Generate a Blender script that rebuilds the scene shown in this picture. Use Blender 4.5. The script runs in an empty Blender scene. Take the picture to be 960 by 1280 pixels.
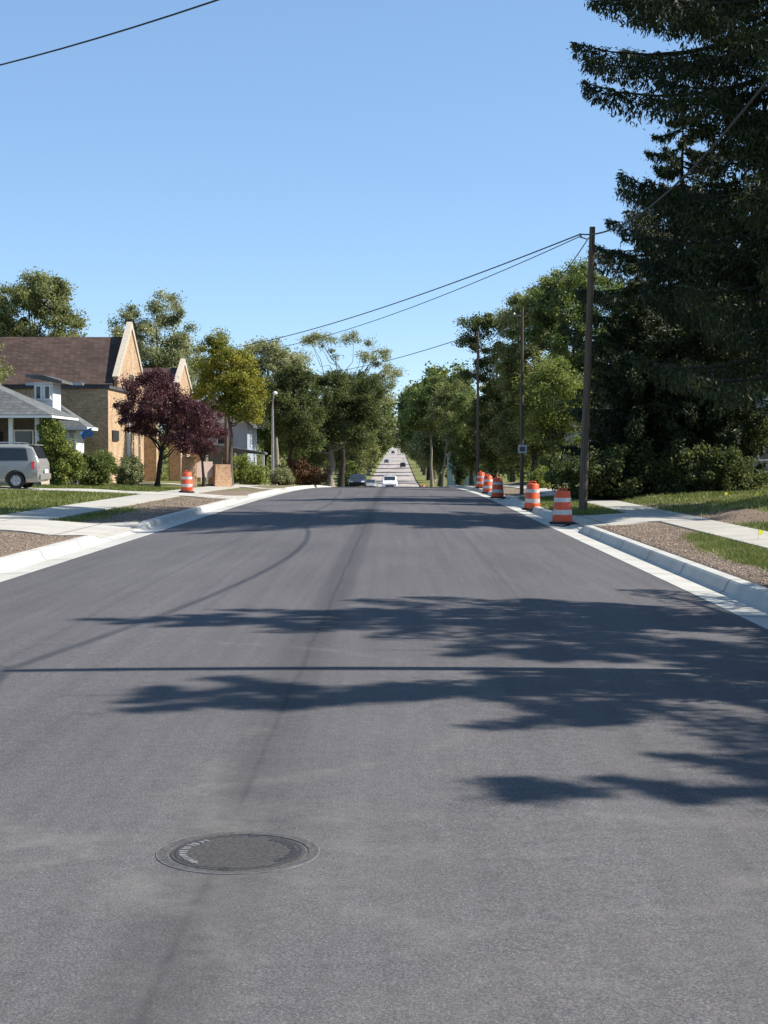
import bpy, bmesh, math, random
import numpy as np
from mathutils import Vector, Matrix
R = math.radians
SC = bpy.context.scene
COL = SC.collection

# ------------------------------------------------------------------ camera
EYE = 1.75
F = 1900.0                                   # focal length in photo pixels
cam_d = bpy.data.cameras.new('camera')
cam = bpy.data.objects.new('camera', cam_d); COL.objects.link(cam)
cam.location = (0, 0, EYE)
cam.rotation_euler = (R(90) - math.atan(71 / F), 0, math.atan(16 / F))
cam_d.sensor_fit = 'VERTICAL'; cam_d.sensor_height = 36; cam_d.lens = 36 * F / 1280
cam_d.clip_start = 0.1; cam_d.clip_end = 20000
SC.camera = cam
# ------------------------------------------------------------------ light
SUN_EL = R(44); SUN_AZ = R(88.6)             # azimuth measured from +Y (ahead) towards +X (right)
world = bpy.data.worlds.new('World'); SC.world = world; world.use_nodes = True
wn = world.node_tree.nodes; wl = world.node_tree.links
bgn = wn['Background']
sky = wn.new('ShaderNodeTexSky'); sky.sky_type = 'NISHITA'; sky.sun_disc = False
sky.sun_elevation = SUN_EL; sky.sun_rotation = SUN_AZ
sky.air_density = 0.78; sky.dust_density = 0.0; sky.ozone_density = 3.2; sky.altitude = 250
smx = wn.new('ShaderNodeMix'); smx.data_type = 'RGBA'; smx.inputs[0].default_value = 0.42      # flat blue blended in to even out the sky gradient
smx.inputs[7].default_value = (1.45, 2.6, 4.1, 1)
wl.new(sky.outputs[0], smx.inputs[6]); wl.new(smx.outputs[2], bgn.inputs[0]); bgn.inputs[1].default_value = 0.104
sd = bpy.data.lights.new('sun', 'SUN'); sd.energy = 4.6; sd.angle = R(0.53); sd.color = (1.0, 0.95, 0.87)
sun = bpy.data.objects.new('sun', sd); COL.objects.link(sun)
sun_dir = Vector((math.sin(SUN_AZ) * math.cos(SUN_EL), math.cos(SUN_AZ) * math.cos(SUN_EL), math.sin(SUN_EL)))
sun.rotation_euler = sun_dir.to_track_quat('Z', 'Y').to_euler()
SC.view_settings.view_transform = 'Standard'; SC.view_settings.look = 'None'
SC.view_settings.exposure = 0.95; SC.view_settings.gamma = 1; SC.view_settings.use_curve_mapping = False
try:
    SC.cycles.max_bounces = 5; SC.cycles.diffuse_bounces = 3; SC.cycles.transmission_bounces = 3
    SC.cycles.transparent_max_bounces = 6; SC.cycles.use_denoising = True
    SC.cycles.sample_clamp_indirect = 4
except Exception: pass

def PX(px, D): return (px - 496) / F * D
def PZ(py, D): return EYE - (py - 569) / F * D

# ------------------------------------------------------------------ materials
class NT:
    def __init__(s, name):
        s.m = bpy.data.materials.new(name); s.m.use_nodes = True
        s.t = s.m.node_tree; s.n = s.t.nodes; s.l = s.t.links
        s.b = s.n['Principled BSDF']; s.out = s.n['Material Output']
    def new(s, typ, **kw):
        n = s.n.new(typ)
        for k, v in kw.items():
            if k.startswith('i_'): n.inputs[k[2:].replace('_', ' ')].default_value = v
            else: setattr(n, k, v)
        return n
    def link(s, a, b): s.l.new(a, b)
    def coord(s, kind='Object', scale=None, loc=None):
        tc = s.new('ShaderNodeTexCoord')
        o = tc.outputs[kind]
        if scale or loc:
            mp = s.new('ShaderNodeMapping')
            if scale: mp.inputs['Scale'].default_value = scale
            if loc: mp.inputs['Location'].default_value = loc
            s.link(o, mp.inputs['Vector']); o = mp.outputs[0]
        return o
    def noise(s, vec, scale, detail=4, rough=0.6):
        n = s.new('ShaderNodeTexNoise'); n.inputs['Scale'].default_value = scale
        n.inputs['Detail'].default_value = detail; n.inputs['Roughness'].default_value = rough
        s.link(vec, n.inputs['Vector']); return n.outputs['Fac']
    def ramp(s, fac, stops):
        n = s.new('ShaderNodeValToRGB'); cr = n.color_ramp
        cr.elements[0].position = stops[0][0]; cr.elements[0].color = c4(stops[0][1])
        cr.elements[1].position = stops[-1][0]; cr.elements[1].color = c4(stops[-1][1])
        for p, c in stops[1:-1]:
            e = cr.elements.new(p); e.color = c4(c)
        s.link(fac, n.inputs['Fac']); return n.outputs['Color']
    def mix(s, fac, a, b, mode='MIX'):
        n = s.new('ShaderNodeMix', data_type='RGBA', blend_type=mode)
        for k, v in ((0, fac), (6, a), (7, b)):
            if hasattr(v, 'links'): s.link(v, n.inputs[k])
            elif k == 0: n.inputs[0].default_value = v
            else: n.inputs[k].default_value = c4(v)
        return n.outputs[2]
    def math(s, op, a, b=0.0, c=0.0, clamp=False):
        n = s.new('ShaderNodeMath', operation=op, use_clamp=clamp)
        for k, v in ((0, a), (1, b), (2, c)):
            if hasattr(v, 'links'): s.link(v, n.inputs[k])
            else: n.inputs[k].default_value = v
        return n.outputs[0]
    def bump(s, h, strength=0.3, dist=0.02):
        n = s.new('ShaderNodeBump'); n.inputs['Strength'].default_value = strength
        n.inputs['Distance'].default_value = dist
        s.link(h, n.inputs['Height']); s.link(n.outputs[0], s.b.inputs['Normal'])
    def base(s, c, rough=0.8, spec=0.3, metal=0.0):
        if hasattr(c, 'links'): s.link(c, s.b.inputs['Base Color'])
        else: s.b.inputs['Base Color'].default_value = c4(c)
        s.b.inputs['Roughness'].default_value = rough
        s.b.inputs['Specular IOR Level'].default_value = spec
        s.b.inputs['Metallic'].default_value = metal
def c4(c):
    if isinstance(c, (int, float)): return (c, c, c, 1)
    return (*c[:3], 1)

def plain(name, col, rough=0.7, spec=0.3, metal=0.0, var=0.25, scale=6.0, bump=0.0):
    k = NT(name); v = k.coord()
    f = k.noise(v, scale, 5)
    lo = tuple(c * (1 - var) for c in col); hi = tuple(min(1, c * (1 + var)) for c in col)
    k.base(k.ramp(f, [(0.3, lo), (0.7, hi)]), rough, spec, metal)
    if bump: k.bump(k.noise(v, scale * 6, 3), bump, 0.02)
    return k.m

def leafy(name, cols, trans=0.45, scale=0.55, spec=0.25, rough=0.55):
    """colour varies leaf by leaf and, more slowly, from bough to bough"""
    k = NT(name)
    g = k.new('ShaderNodeNewGeometry')
    f1 = g.outputs['Random Per Island']
    f2 = k.noise(k.coord(), scale, 3)
    f = k.math('ADD', k.math('MULTIPLY', f1, 0.7), k.math('MULTIPLY_ADD', f2, 1.7, -0.70), clamp=True)
    n = len(cols)
    col = k.ramp(f, [(i / (n - 1), c) for i, c in enumerate(cols)])
    k.base(col, rough, spec)
    tr = k.new('ShaderNodeBsdfTranslucent')
    k.link(k.mix(1.0, col, (1.0, 1.0, 0.6), 'MULTIPLY'), tr.inputs[0])
    mx = k.new('ShaderNodeMixShader'); mx.inputs[0].default_value = trans
    k.link(k.b.outputs[0], mx.inputs[1]); k.link(tr.outputs[0], mx.inputs[2])
    k.link(mx.outputs[0], k.out.inputs[0])
    return k.m

def mat_asphalt():
    k = NT('asphalt'); v = k.coord()
    sep = k.new('ShaderNodeSeparateXYZ'); k.link(v, sep.inputs[0]); x, y = sep.outputs[0], sep.outputs[1]
    grain = k.math('ADD', k.math('MULTIPLY', k.noise(v, 85, 2, 0.8), 0.6), k.math('MULTIPLY', k.noise(v, 210, 1, 0.8), 0.4))
    vor = k.new('ShaderNodeTexVoronoi'); vor.inputs['Scale'].default_value = 70; k.link(v, vor.inputs['Vector'])
    c = k.ramp(grain, [(0.36, (0.030, 0.030, 0.033)), (0.5, (0.088, 0.080, 0.083)), (0.64, (0.22, 0.204, 0.207))])
    c = k.mix(0.35, c, k.ramp(vor.outputs['Distance'], [(0.0, (0.14, 0.132, 0.130)), (0.6, (0.045, 0.044, 0.046))]))
    # paver streaks along the street
    sv = k.coord(scale=(5.5, 0.10, 1)); st = k.noise(sv, 1.0, 4, 0.65)
    c = k.mix(1.0, c, k.ramp(st, [(0.3, 0.86), (0.7, 1.12)]), 'MULTIPLY')
    big = k.noise(k.coord(scale=(0.5, 0.16, 1)), 1.0, 4)
    c = k.mix(1.0, c, k.ramp(big, [(0.3, 0.86), (0.7, 1.14)]), 'MULTIPLY')
    # centre joint of the two paving passes
    wob = k.noise(k.coord(scale=(0.0, 1.0, 0)), 0.35, 4)
    dx = k.math('ABSOLUTE', k.math('ADD', k.math('ADD', x, 0.76), k.math('MULTIPLY_ADD', wob, 0.12, -0.06)))
    c = k.mix(k.ramp(dx, [(0.0, 0.75), (0.03, 0.42), (0.17, 0.30), (0.26, 0.0)]), c, (0.022, 0.022, 0.025))
    for x0, st_ in ((-3.25, 0.35), (1.45, 0.35)):
        d2 = k.math('ABSOLUTE', k.math('SUBTRACT', x, x0))
        c = k.mix(k.ramp(d2, [(0.0, st_), (0.05, 0.0)]), c, (0.045, 0.045, 0.05))
    # dusty tyre arcs, some lighter dust tracked round the manhole
    dn = k.noise(v, 1.7, 5, 0.7)
    for (ax, ay, rad, w, a) in ((-0.2, 3.4, 3.1, 0.16, .42), (0.6, 2.4, 4.7, 0.16, .32), (-5.2, 3.2, 5.0, 0.2, .32),
                                (3.2, 8.2, 4.2, 0.16, .28), (-2.6, 10.5, 3.3, .12, .28), (1.5, 3.4, 2.3, .12, .28)):
        ddx = k.math('SUBTRACT', x, ax); ddy = k.math('SUBTRACT', y, ay)
        r_ = k.math('SQRT', k.math('ADD', k.math('MULTIPLY', ddx, ddx), k.math('MULTIPLY', ddy, ddy)))
        d3 = k.math('ABSOLUTE', k.math('SUBTRACT', r_, rad))
        m = k.math('MULTIPLY', k.ramp(d3, [(0.0, 1.0), (w, 0.0)]), k.ramp(dn, [(0.42, 0.0), (0.68, a)]))
        c = k.mix(m, c, (0.21, 0.195, 0.175))
    ddx = k.math('ADD', x, 0.68); ddy = k.math('MULTIPLY', k.math('SUBTRACT', y, 6.5), 0.8)
    r_ = k.math('SQRT', k.math('ADD', k.math('MULTIPLY', ddx, ddx), k.math('MULTIPLY', ddy, ddy)))
    m = k.math('MULTIPLY', k.ramp(r_, [(0.3, 0.5), (1.6, 0.0)]), k.ramp(dn, [(0.35, 0.0), (0.7, 0.8)]))
    c = k.mix(m, c, (0.15, 0.14, 0.128))
    # the lane end by the viewer is dustier than the fresh mat further on
    far = k.ramp(k.math('MULTIPLY', y, 1 / 24.0), [(0.25, 0.34), (0.85, 0.0)])
    c = k.mix(k.math('MULTIPLY', far, k.ramp(dn, [(0.3, 0.35), (0.7, 1.0)])), c, (0.135, 0.126, 0.118))
    # fine roller-width mottling and odd grit
    grit = k.noise(v, 14, 5, 0.8); c = k.mix(1.0, c, k.ramp(grit, [(0.3, 0.84), (0.7, 1.18)]), 'MULTIPLY')
    k.base(c, 0.85, 0.22)
    k.bump(grain, 0.8, 0.006)
    return k.m

def mat_oldroad():
    k = NT('old_concrete'); v = k.coord()
    c = k.ramp(k.noise(v, 0.6, 6), [(0.3, (0.26, 0.22, 0.20)), (0.7, (0.42, 0.37, 0.34))])
    c = k.mix(1.0, c, k.ramp(k.noise(k.coord(scale=(0.3, 0.03, 1)), 2.0, 4), [(0.35, 0.75), (0.65, 1.15)]), 'MULTIPLY')
    k.base(c, 0.85); return k.m

def mat_concrete(name='concrete', col=(0.56, 0.54, 0.49), joint=1.5, axis=1):
    k = NT(name); v = k.coord()
    sep = k.new('ShaderNodeSeparateXYZ'); k.link(v, sep.inputs[0])
    c = k.ramp(k.noise(v, 1.3, 6, 0.65), [(0.3, tuple(a * .78 for a in col)), (0.7, tuple(a * 1.12 for a in col))])
    st = k.noise(k.coord(scale=(1, 1, 3)), 0.35, 6, 0.75); c = k.mix(k.ramp(st, [(0.50, 0.0), (0.72, 0.55)]), c, tuple(a * b for a, b in zip(col, (.62, .53, .44))))
    c = k.mix(0.30, c, k.ramp(k.noise(v, 60, 2), [(0.3, tuple(a * .7 for a in col)), (0.7, tuple(a * 1.15 for a in col))]))
    fr = k.math('FRACT', k.math('MULTIPLY', sep.outputs[axis], 1 / joint))
    d = k.math('ABSOLUTE', k.math('SUBTRACT', fr, 0.5))
    c = k.mix(k.ramp(d, [(0.010, 0.75), (0.018, 0.0)]), c, tuple(a * .32 for a in col))
    k.base(c, 0.85, 0.25); k.bump(k.noise(v, 40, 3), 0.15, 0.004); return k.m

def mat_ground():
    k = NT('lawn_and_soil'); v = k.coord()
    at = k.new('ShaderNodeAttribute', attribute_name='dirt')
    n1 = k.noise(v, 1.1, 5, 0.7); n2 = k.noise(v, 7, 5, 0.7); n3 = k.noise(v, 45, 3, 0.7)
    g = k.ramp(n2, [(0.25, (0.055, 0.072, 0.020)), (0.5, (0.125, 0.14, 0.042)), (0.75, (0.23, 0.215, 0.085))])
    g = k.mix(k.ramp(n1, [(0.40, 0.0), (0.68, 0.85)]), g, (0.26, 0.225, 0.11))
    g = k.mix(0.35, g, k.ramp(n3, [(0.3, (0.02, 0.035, 0.01)), (0.7, (0.20, 0.22, 0.07))]))
    vor = k.new('ShaderNodeTexVoronoi'); vor.inputs['Scale'].default_value = 22; k.link(v, vor.inputs['Vector'])
    so = k.ramp(n3, [(0.25, (0.10, 0.070, 0.050)), (0.5, (0.26, 0.195, 0.145)), (0.75, (0.46, 0.36, 0.28))])
    so = k.mix(0.4, so, k.mix(1.0, k.ramp(vor.outputs['Distance'], [(0.0, 1.0), (0.7, 0.25)]), (0.42, 0.32, 0.25), 'MULTIPLY'))
    so = k.mix(k.ramp(n1, [(0.5, 0.0), (0.7, 0.35)]), so, (0.12, 0.085, 0.06))
    f = k.math('ADD', at.outputs['Fac'], k.math('ADD', k.math('MULTIPLY_ADD', n2, 1.1, -0.55), k.math('MULTIPLY_ADD', n1, 0.9, -0.45)))
    k.base(k.mix(k.ramp(f, [(0.42, 0.0), (0.58, 1.0)]), g, so), 0.95, 0.1)
    k.bump(k.math('ADD', n3, k.math('MULTIPLY', n2, 1.5)), 0.9, 0.05)
    return k.m

def mat_brick(name, c1, c2, mortar, scale=1.0):
    k = NT(name); v = k.coord()
    sep = k.new('ShaderNodeSeparateXYZ'); k.link(v, sep.inputs[0])
    cb = k.new('ShaderNodeCombineXYZ')
    k.link(k.math('ADD', sep.outputs[0], sep.outputs[1]), cb.inputs[0]); k.link(sep.outputs[2], cb.inputs[1])
    br = k.new('ShaderNodeTexBrick'); k.link(cb.outputs[0], br.inputs['Vector'])
    br.inputs['Scale'].default_value = 1.0 / scale
    br.inputs['Color1'].default_value = c4(c1); br.inputs['Color2'].default_value = c4(c2); br.inputs['Mortar'].default_value = c4(mortar)
    br.inputs['Brick Width'].default_value = 0.24; br.inputs['Row Height'].default_value = 0.08
    br.inputs['Mortar Size'].default_value = 0.008; br.inputs['Bias'].default_value = -0.1
    c = k.mix(1.0, br.outputs['Color'], k.ramp(k.noise(v, 1.2, 5), [(0.3, 0.8), (0.7, 1.18)]), 'MULTIPLY')
    c = k.mix(1.0, c, k.ramp(k.noise(cb.outputs[0], 7, 2), [(0.35, 0.8), (0.65, 1.2)]), 'MULTIPLY')
    k.base(c, 0.9, 0.2); k.bump(br.outputs['Fac'], -0.4, 0.01)
    return k.m

def mat_shingle(name, c1, c2):
    k = NT(name); v = k.coord()
    sep = k.new('ShaderNodeSeparateXYZ'); k.link(v, sep.inputs[0])
    cb = k.new('ShaderNodeCombineXYZ')
    k.link(k.math('ADD', sep.outputs[0], sep.outputs[1]), cb.inputs[0]); k.link(k.math('MULTIPLY', sep.outputs[2], 1.6), cb.inputs[1])
    br = k.new('ShaderNodeTexBrick'); k.link(cb.outputs[0], br.inputs['Vector'])
    br.inputs['Color1'].default_value = c4(c1); br.inputs['Color2'].default_value = c4(c2)
    br.inputs['Mortar'].default_value = c4(tuple(a * .55 for a in c1))
    br.inputs['Scale'].default_value = 1.0; br.inputs['Brick Width'].default_value = 0.34; br.inputs['Row Height'].default_value = 0.2
    br.inputs['Mortar Size'].default_value = 0.012
    c = k.mix(1.0, br.outputs['Color'], k.ramp(k.noise(v, 1.0, 5), [(0.3, 0.78), (0.7, 1.2)]), 'MULTIPLY')
    k.base(c, 0.92, 0.15); return k.m

def mat_siding(name, col, row=0.16):
    k = NT(name); v = k.coord()
    sep = k.new('ShaderNodeSeparateXYZ'); k.link(v, sep.inputs[0])
    fr = k.math('FRACT', k.math('MULTIPLY', sep.outputs[2], 1 / row))
    c = k.mix(k.ramp(fr, [(0.0, 0.6), (0.14, 0.0)]), k.ramp(k.noise(v, 2, 4), [(0.3, tuple(a * .88 for a in col)), (0.7, col)]), tuple(a * .45 for a in col))
    k.base(c, 0.6, 0.3); k.bump(fr, 0.4, 0.02); return k.m

def mat_bark(name, c1, c2):
    k = NT(name); v = k.coord(scale=(9, 9, 1.6))
    f = k.noise(v, 1.6, 6, 0.7)
    k.base(k.ramp(f, [(0.3, c1), (0.7, c2)]), 0.95, 0.1); k.bump(f, 0.7, 0.04); return k.m

def mat_wood_pole():
    k = NT('weathered_pole_wood'); v = k.coord(scale=(30, 30, 0.7))
    f = k.noise(v, 1.0, 6, 0.75)
    k.base(k.ramp(f, [(0.3, (0.055, 0.040, 0.028)), (0.55, (0.14, 0.105, 0.077)), (0.75, (0.22, 0.17, 0.125))]), 0.9, 0.15)
    k.bump(f, 0.5, 0.01); return k.m

def mat_glass(name='window_glass', col=(0.02, 0.025, 0.03)):
    k = NT(name); k.base(col, 0.06, 0.6); return k.m

M = {}
M['asphalt'] = mat_asphalt(); M['old'] = mat_oldroad()
M['kerb'] = mat_concrete('kerb_concrete', (0.44, 0.425, 0.385), 3.0, 1)
M['walk'] = mat_concrete('sidewalk_concrete', (0.40, 0.375, 0.325), 1.5, 1)
M['drive'] = mat_concrete('driveway_concrete', (0.42, 0.395, 0.345), 2.0, 0)
M['ground'] = mat_ground()
M['church_brick'] = mat_brick('buff_brick', (0.44, 0.29, 0.165), (0.35, 0.215, 0.115), (0.40, 0.33, 0.25))
M['pink_brick'] = mat_brick('sign_brick', (0.42, 0.25, 0.14), (0.34, 0.19, 0.10), (0.42, 0.33, 0.25))
M['stone'] = plain('coping_stone', (0.44, 0.38, 0.30), 0.85, var=0.15)
M['church_roof'] = mat_shingle('brown_shingle', (0.056, 0.037, 0.031), (0.088, 0.060, 0.050))
M['grey_roof'] = mat_shingle('grey_shingle', (0.105, 0.11, 0.11), (0.145, 0.15, 0.148))
M['dark_roof'] = mat_shingle('charcoal_shingle', (0.07, 0.07, 0.075), (0.10, 0.10, 0.105))
M['white_side'] = mat_siding('white_siding', (0.70, 0.70, 0.68)); M['grey_side'] = mat_siding('grey_siding', (0.33, 0.37, 0.42))
M['teal_side'] = mat_siding('pale_teal_siding', (0.25, 0.36, 0.33)); M['tan_side'] = mat_siding('tan_siding', (0.36, 0.30, 0.22))
M['white'] = plain('white_trim_paint', (0.76, 0.76, 0.74), 0.5, var=0.06)
M['glass'] = mat_glass()
M['dark'] = plain('dark_void', (0.02, 0.019, 0.018), 0.8)
M['black'] = plain('black_rubber', (0.02, 0.02, 0.021), 0.75, var=0.3)
M['metal'] = plain('galvanised_metal', (0.42, 0.43, 0.44), 0.45, 0.5, 0.8, var=0.15)
M['rust'] = plain('rusty_iron', (0.16, 0.09, 0.05), 0.85, var=0.4)
M['iron'] = plain('cast_iron', (0.105, 0.10, 0.105), 0.6, 0.4, 0.15, var=0.3, scale=25, bump=0.4)
M['iron_worn'] = plain('worn_iron_edge', (0.17, 0.16, 0.155), 0.55, 0.4, 0.2, var=0.35, scale=15, bump=0.3)
M['iron_dark'] = plain('near_black_marks', (0.025, 0.025, 0.028), 0.7, var=0.3)  # near-black for joint, ring, pick holes and right-hand lettering
M['wire'] = plain('cable_jacket', (0.012, 0.012, 0.013), 0.6)
M['pole'] = mat_wood_pole()
M['orange'] = plain('orange_plastic', (0.66, 0.095, 0.03), 0.45, 0.35, var=0.10, scale=4)
M['refl'] = plain('white_reflective_tape', (0.56, 0.53, 0.50), 0.35, 0.5, var=0.12, scale=5)
M['yellow'] = plain('yellow_flag_vinyl', (0.75, 0.72, 0.04), 0.5, var=0.05)
M['blue'] = plain('blue_flag_cloth', (0.09, 0.24, 0.55), 0.8, var=0.15)
M['bark'] = mat_bark('grey_brown_bark', (0.05, 0.04, 0.03), (0.16, 0.135, 0.105))
M['bark_pale'] = mat_bark('pale_bark', (0.12, 0.10, 0.075), (0.34, 0.30, 0.235))
M['bark_dark'] = mat_bark('dark_bark', (0.022, 0.017, 0.014), (0.07, 0.055, 0.045))
M['lf_green'] = leafy('maple_leaves', [(0.042, 0.063, 0.020), (0.107, 0.149, 0.044), (0.194, 0.234, 0.078), (0.345, 0.363, 0.148)])
M['lf_olive'] = leafy('olive_leaves', [(0.065, 0.083, 0.030), (0.151, 0.174, 0.066), (0.267, 0.275, 0.115), (0.461, 0.439, 0.217)])
M['lf_grey'] = leafy('grey_green_leaves', [(0.087, 0.102, 0.054), (0.202, 0.224, 0.115), (0.345, 0.356, 0.197), (0.515, 0.465, 0.324)])
M['lf_dark'] = leafy('dark_leaves', [(0.026, 0.040, 0.014), (0.065, 0.087, 0.030), (0.114, 0.140, 0.052), (0.216, 0.212, 0.088)])
M['lf_lime'] = leafy('lime_leaves', [(0.065, 0.094, 0.019), (0.153, 0.195, 0.040), (0.248, 0.277, 0.068), (0.378, 0.378, 0.130)], 0.35)
M['lf_lime2'] = leafy('light_green_leaves', [(0.048, 0.071, 0.018), (0.122, 0.161, 0.040), (0.219, 0.257, 0.068), (0.366, 0.372, 0.138)])
M['lf_yellow'] = leafy('turning_leaves', [(0.053, 0.079, 0.018), (0.159, 0.180, 0.035), (0.330, 0.301, 0.044), (0.529, 0.431, 0.076)], 0.32, 0.35)
M['lf_plum'] = leafy('purple_leaves', [(0.030, 0.010, 0.016), (0.068, 0.022, 0.032), (0.125, 0.045, 0.055), (0.21, 0.10, 0.095)], 0.22, 0.8)
M['lf_rust'] = leafy('reddish_leaves', [(0.05, 0.035, 0.015), (0.10, 0.055, 0.025), (0.17, 0.085, 0.04), (0.22, 0.13, 0.06)], 0.2)
M['needles'] = leafy('spruce_needles', [(0.011, 0.017, 0.007), (0.022, 0.034, 0.012), (0.038, 0.052, 0.018), (0.074, 0.078, 0.026)], 0.12, 0.5)
M['grass'] = leafy('grass_blades', [(0.065, 0.095, 0.018), (0.12, 0.16, 0.034), (0.19, 0.21, 0.06), (0.32, 0.29, 0.13)], 0.3, 0.7)
M['straw'] = leafy('straw_bits', [(0.13, 0.085, 0.055), (0.25, 0.18, 0.12), (0.38, 0.29, 0.20), (0.50, 0.42, 0.31)], 0.0, 2)

# ------------------------------------------------------------------ object helpers
def link_mesh(name, me, mat=None, parent=None):
    o = bpy.data.objects.new(name, me); COL.objects.link(o)
    if mat is not None: me.materials.append(mat)
    if parent is not None: o.parent = parent
    return o
def np_mesh(name, V, Fq, mat=None, parent=None, smooth=False):
    V = np.asarray(V, dtype=np.float32).reshape(-1, 3); Fq = np.asarray(Fq, dtype=np.int32)
    me = bpy.data.meshes.new(name); n = Fq.shape[1]
    me.vertices.add(len(V)); me.vertices.foreach_set('co', V.ravel())
    me.loops.add(Fq.size); me.loops.foreach_set('vertex_index', Fq.ravel())
    me.polygons.add(len(Fq)); me.polygons.foreach_set('loop_start', np.arange(0, Fq.size, n, dtype=np.int32))
    try: me.polygons.foreach_set('loop_total', np.full(len(Fq), n, dtype=np.int32))
    except Exception: pass
    me.polygons.foreach_set('use_smooth', np.full(len(Fq), smooth))
    me.update(calc_edges=True)
    return link_mesh(name, me, mat, parent)
def tag(o, label=None, cat=None, group=None, kind=None):
    if label: o['label'] = label
    if cat: o['category'] = cat
    if group: o['group'] = group
    if kind: o['kind'] = kind
    return o
def thing(name, label, cat, loc=(0, 0, 0), rz=0.0, group=None):
    o = bpy.data.objects.new(name, None); COL.objects.link(o)
    o.location = loc; o.rotation_euler = (0, 0, rz); o.empty_display_size = 0.3
    return tag(o, label, cat, group)
def structure(o): o['kind'] = 'structure'; return o
def copy_tree(o, parent=None, name=None):
    c = o.copy(); COL.objects.link(c)
    if parent is not None: c.parent = parent
    for ch in list(o.children): copy_tree(ch, c)
    return c

class MB:
    """gathers boxes, prisms and polygons, links them as one mesh"""
    def __init__(s): s.v = []; s.f = []
    def poly(s, pts):
        b = len(s.v); s.v += [tuple(p) for p in pts]; s.f.append(tuple(range(b, b + len(pts)))); return s
    def box(s, a, b):
        x0, y0, z0 = a; x1, y1, z1 = b; n = len(s.v)
        s.v += [(x0, y0, z0), (x1, y0, z0), (x1, y1, z0), (x0, y1, z0), (x0, y0, z1), (x1, y0, z1), (x1, y1, z1), (x0, y1, z1)]
        s.f += [tuple(n + i for i in q) for q in ((0, 3, 2, 1), (4, 5, 6, 7), (0, 1, 5, 4), (1, 2, 6, 5), (2, 3, 7, 6), (3, 0, 4, 7))]
        return s
    def prism(s, poly, axis, a, b):
        """poly of (u,v) extruded along axis ('x': u=y,v=z ; 'y': u=x,v=z ; 'z': u=x,v=y)"""
        f = {'x': lambda u, v, t: (t, u, v), 'y': lambda u, v, t: (u, t, v), 'z': lambda u, v, t: (u, v, t)}[axis]
        n = len(poly); k = len(s.v)
        s.v += [f(u, v, a) for u, v in poly] + [f(u, v, b) for u, v in poly]
        s.f += [tuple(k + i for i in range(n)), tuple(k + n + i for i in reversed(range(n)))]
        s.f += [(k + i, k + n + i, k + n + (i + 1) % n, k + (i + 1) % n) for i in range(n)]
        return s
    def tube(s, pts, rad, n=8, cap=True):
        pts = [Vector(p) for p in pts]
        if not hasattr(rad, '__len__'): rad = [rad] * len(pts)
        k = len(s.v); up = None
        for i, p in enumerate(pts):
            d = (pts[min(i + 1, len(pts) - 1)] - pts[max(i - 1, 0)]).normalized()
            a = d.orthogonal().normalized() if up is None else (up - d * up.dot(d)).normalized()
            up = a; b = d.cross(a)
            for j in range(n):
                t = 2 * math.pi * j / n
                s.v.append(tuple(p + (a * math.cos(t) + b * math.sin(t)) * rad[i]))
        for i in range(len(pts) - 1):
            for j in range(n):
                s.f.append((k + i * n + j, k + i * n + (j + 1) % n, k + (i + 1) * n + (j + 1) % n, k + (i + 1) * n + j))
        if cap:
            s.f.append(tuple(k + j for j in reversed(range(n)))); s.f.append(tuple(k + (len(pts) - 1) * n + j for j in range(n)))
        return s
    def lathe(s, prof, n=24, c=(0, 0, 0), axis='z'):
        k = len(s.v)
        for r, z in prof:
            for j in range(n):
                t = 2 * math.pi * j / n; q = (r * math.cos(t), r * math.sin(t))
                p = (q[0], q[1], z) if axis == 'z' else (q[0], z, q[1]) if axis == 'y' else (z, q[0], q[1])
                s.v.append((p[0] + c[0], p[1] + c[1], p[2] + c[2]))
        for i in range(len(prof) - 1):
            for j in range(n):
                s.f.append((k + i * n + j, k + i * n + (j + 1) % n, k + (i + 1) * n + (j + 1) % n, k + (i + 1) * n + j))
        return s
    def build(s, name, mat, parent=None, smooth=False, sharp=35, bevel=0):
        me = bpy.data.meshes.new(name); me.from_pydata(s.v, [], s.f)
        bm = bmesh.new(); bm.from_mesh(me)
        bmesh.ops.recalc_face_normals(bm, faces=bm.faces)
        if smooth:
            for f in bm.faces: f.smooth = True
            for e in bm.edges:
                if len(e.link_faces) == 2 and e.calc_face_angle(0) > R(sharp): e.smooth = False
        bm.to_mesh(me); bm.free()
        o = link_mesh(name, me, mat, parent)
        if bevel:
            m = o.modifiers.new('bevel', 'BEVEL'); m.width = bevel; m.segments = 2; m.limit_method = 'ANGLE'
        return o

# ------------------------------------------------------------------ lie of the land
PROF = [(-60, 0), (50, 0)] + [(y, -0.00016 * (y - 50) ** 2) for y in range(60, 151, 10)] + \
       [(175, -2.3), (200, -2.95), (240, -3.8), (290, -4.3), (350, -4.2), (450, -3.1), (600, -0.9), (900, 3.0), (1300, 7.5), (2000, 9.5), (9000, 10)]
_py = np.array([p[0] for p in PROF], float); _pz = np.array([p[1] for p in PROF], float)
def g(y): return np.interp(y, _py, _pz)
AX0, AX1 = -5.47, 3.73                      # edges of the asphalt
XC, HW = (AX0 + AX1) / 2, (AX1 - AX0) / 2
def road_z(x, y):
    c = 0.06 * (1 - ((np.asarray(x, float) - XC) / HW) ** 2)
    return g(y) + c
LX = np.array([-400, -60, -30, -16, -12, -9.8, -8.3, -6.2]); LZ = np.array([4.0, 1.2, .65, .46, .34, .25, .19, .14])
RX = np.array([4.46, 6.15, 7.4, 8.6, 10, 13, 30, 400]); RZ = np.array([.14, .17, .2, .36, .50, .60, .9, 4.0])
APRON_L = [(31.0, 35.8, 1.0), (57.6, 62.2, 1.2), (79.5, 83, 1.0)]
APRON_R = [(35.5, 41.0, 1.0), (58, 62, 1.0)]
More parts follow.
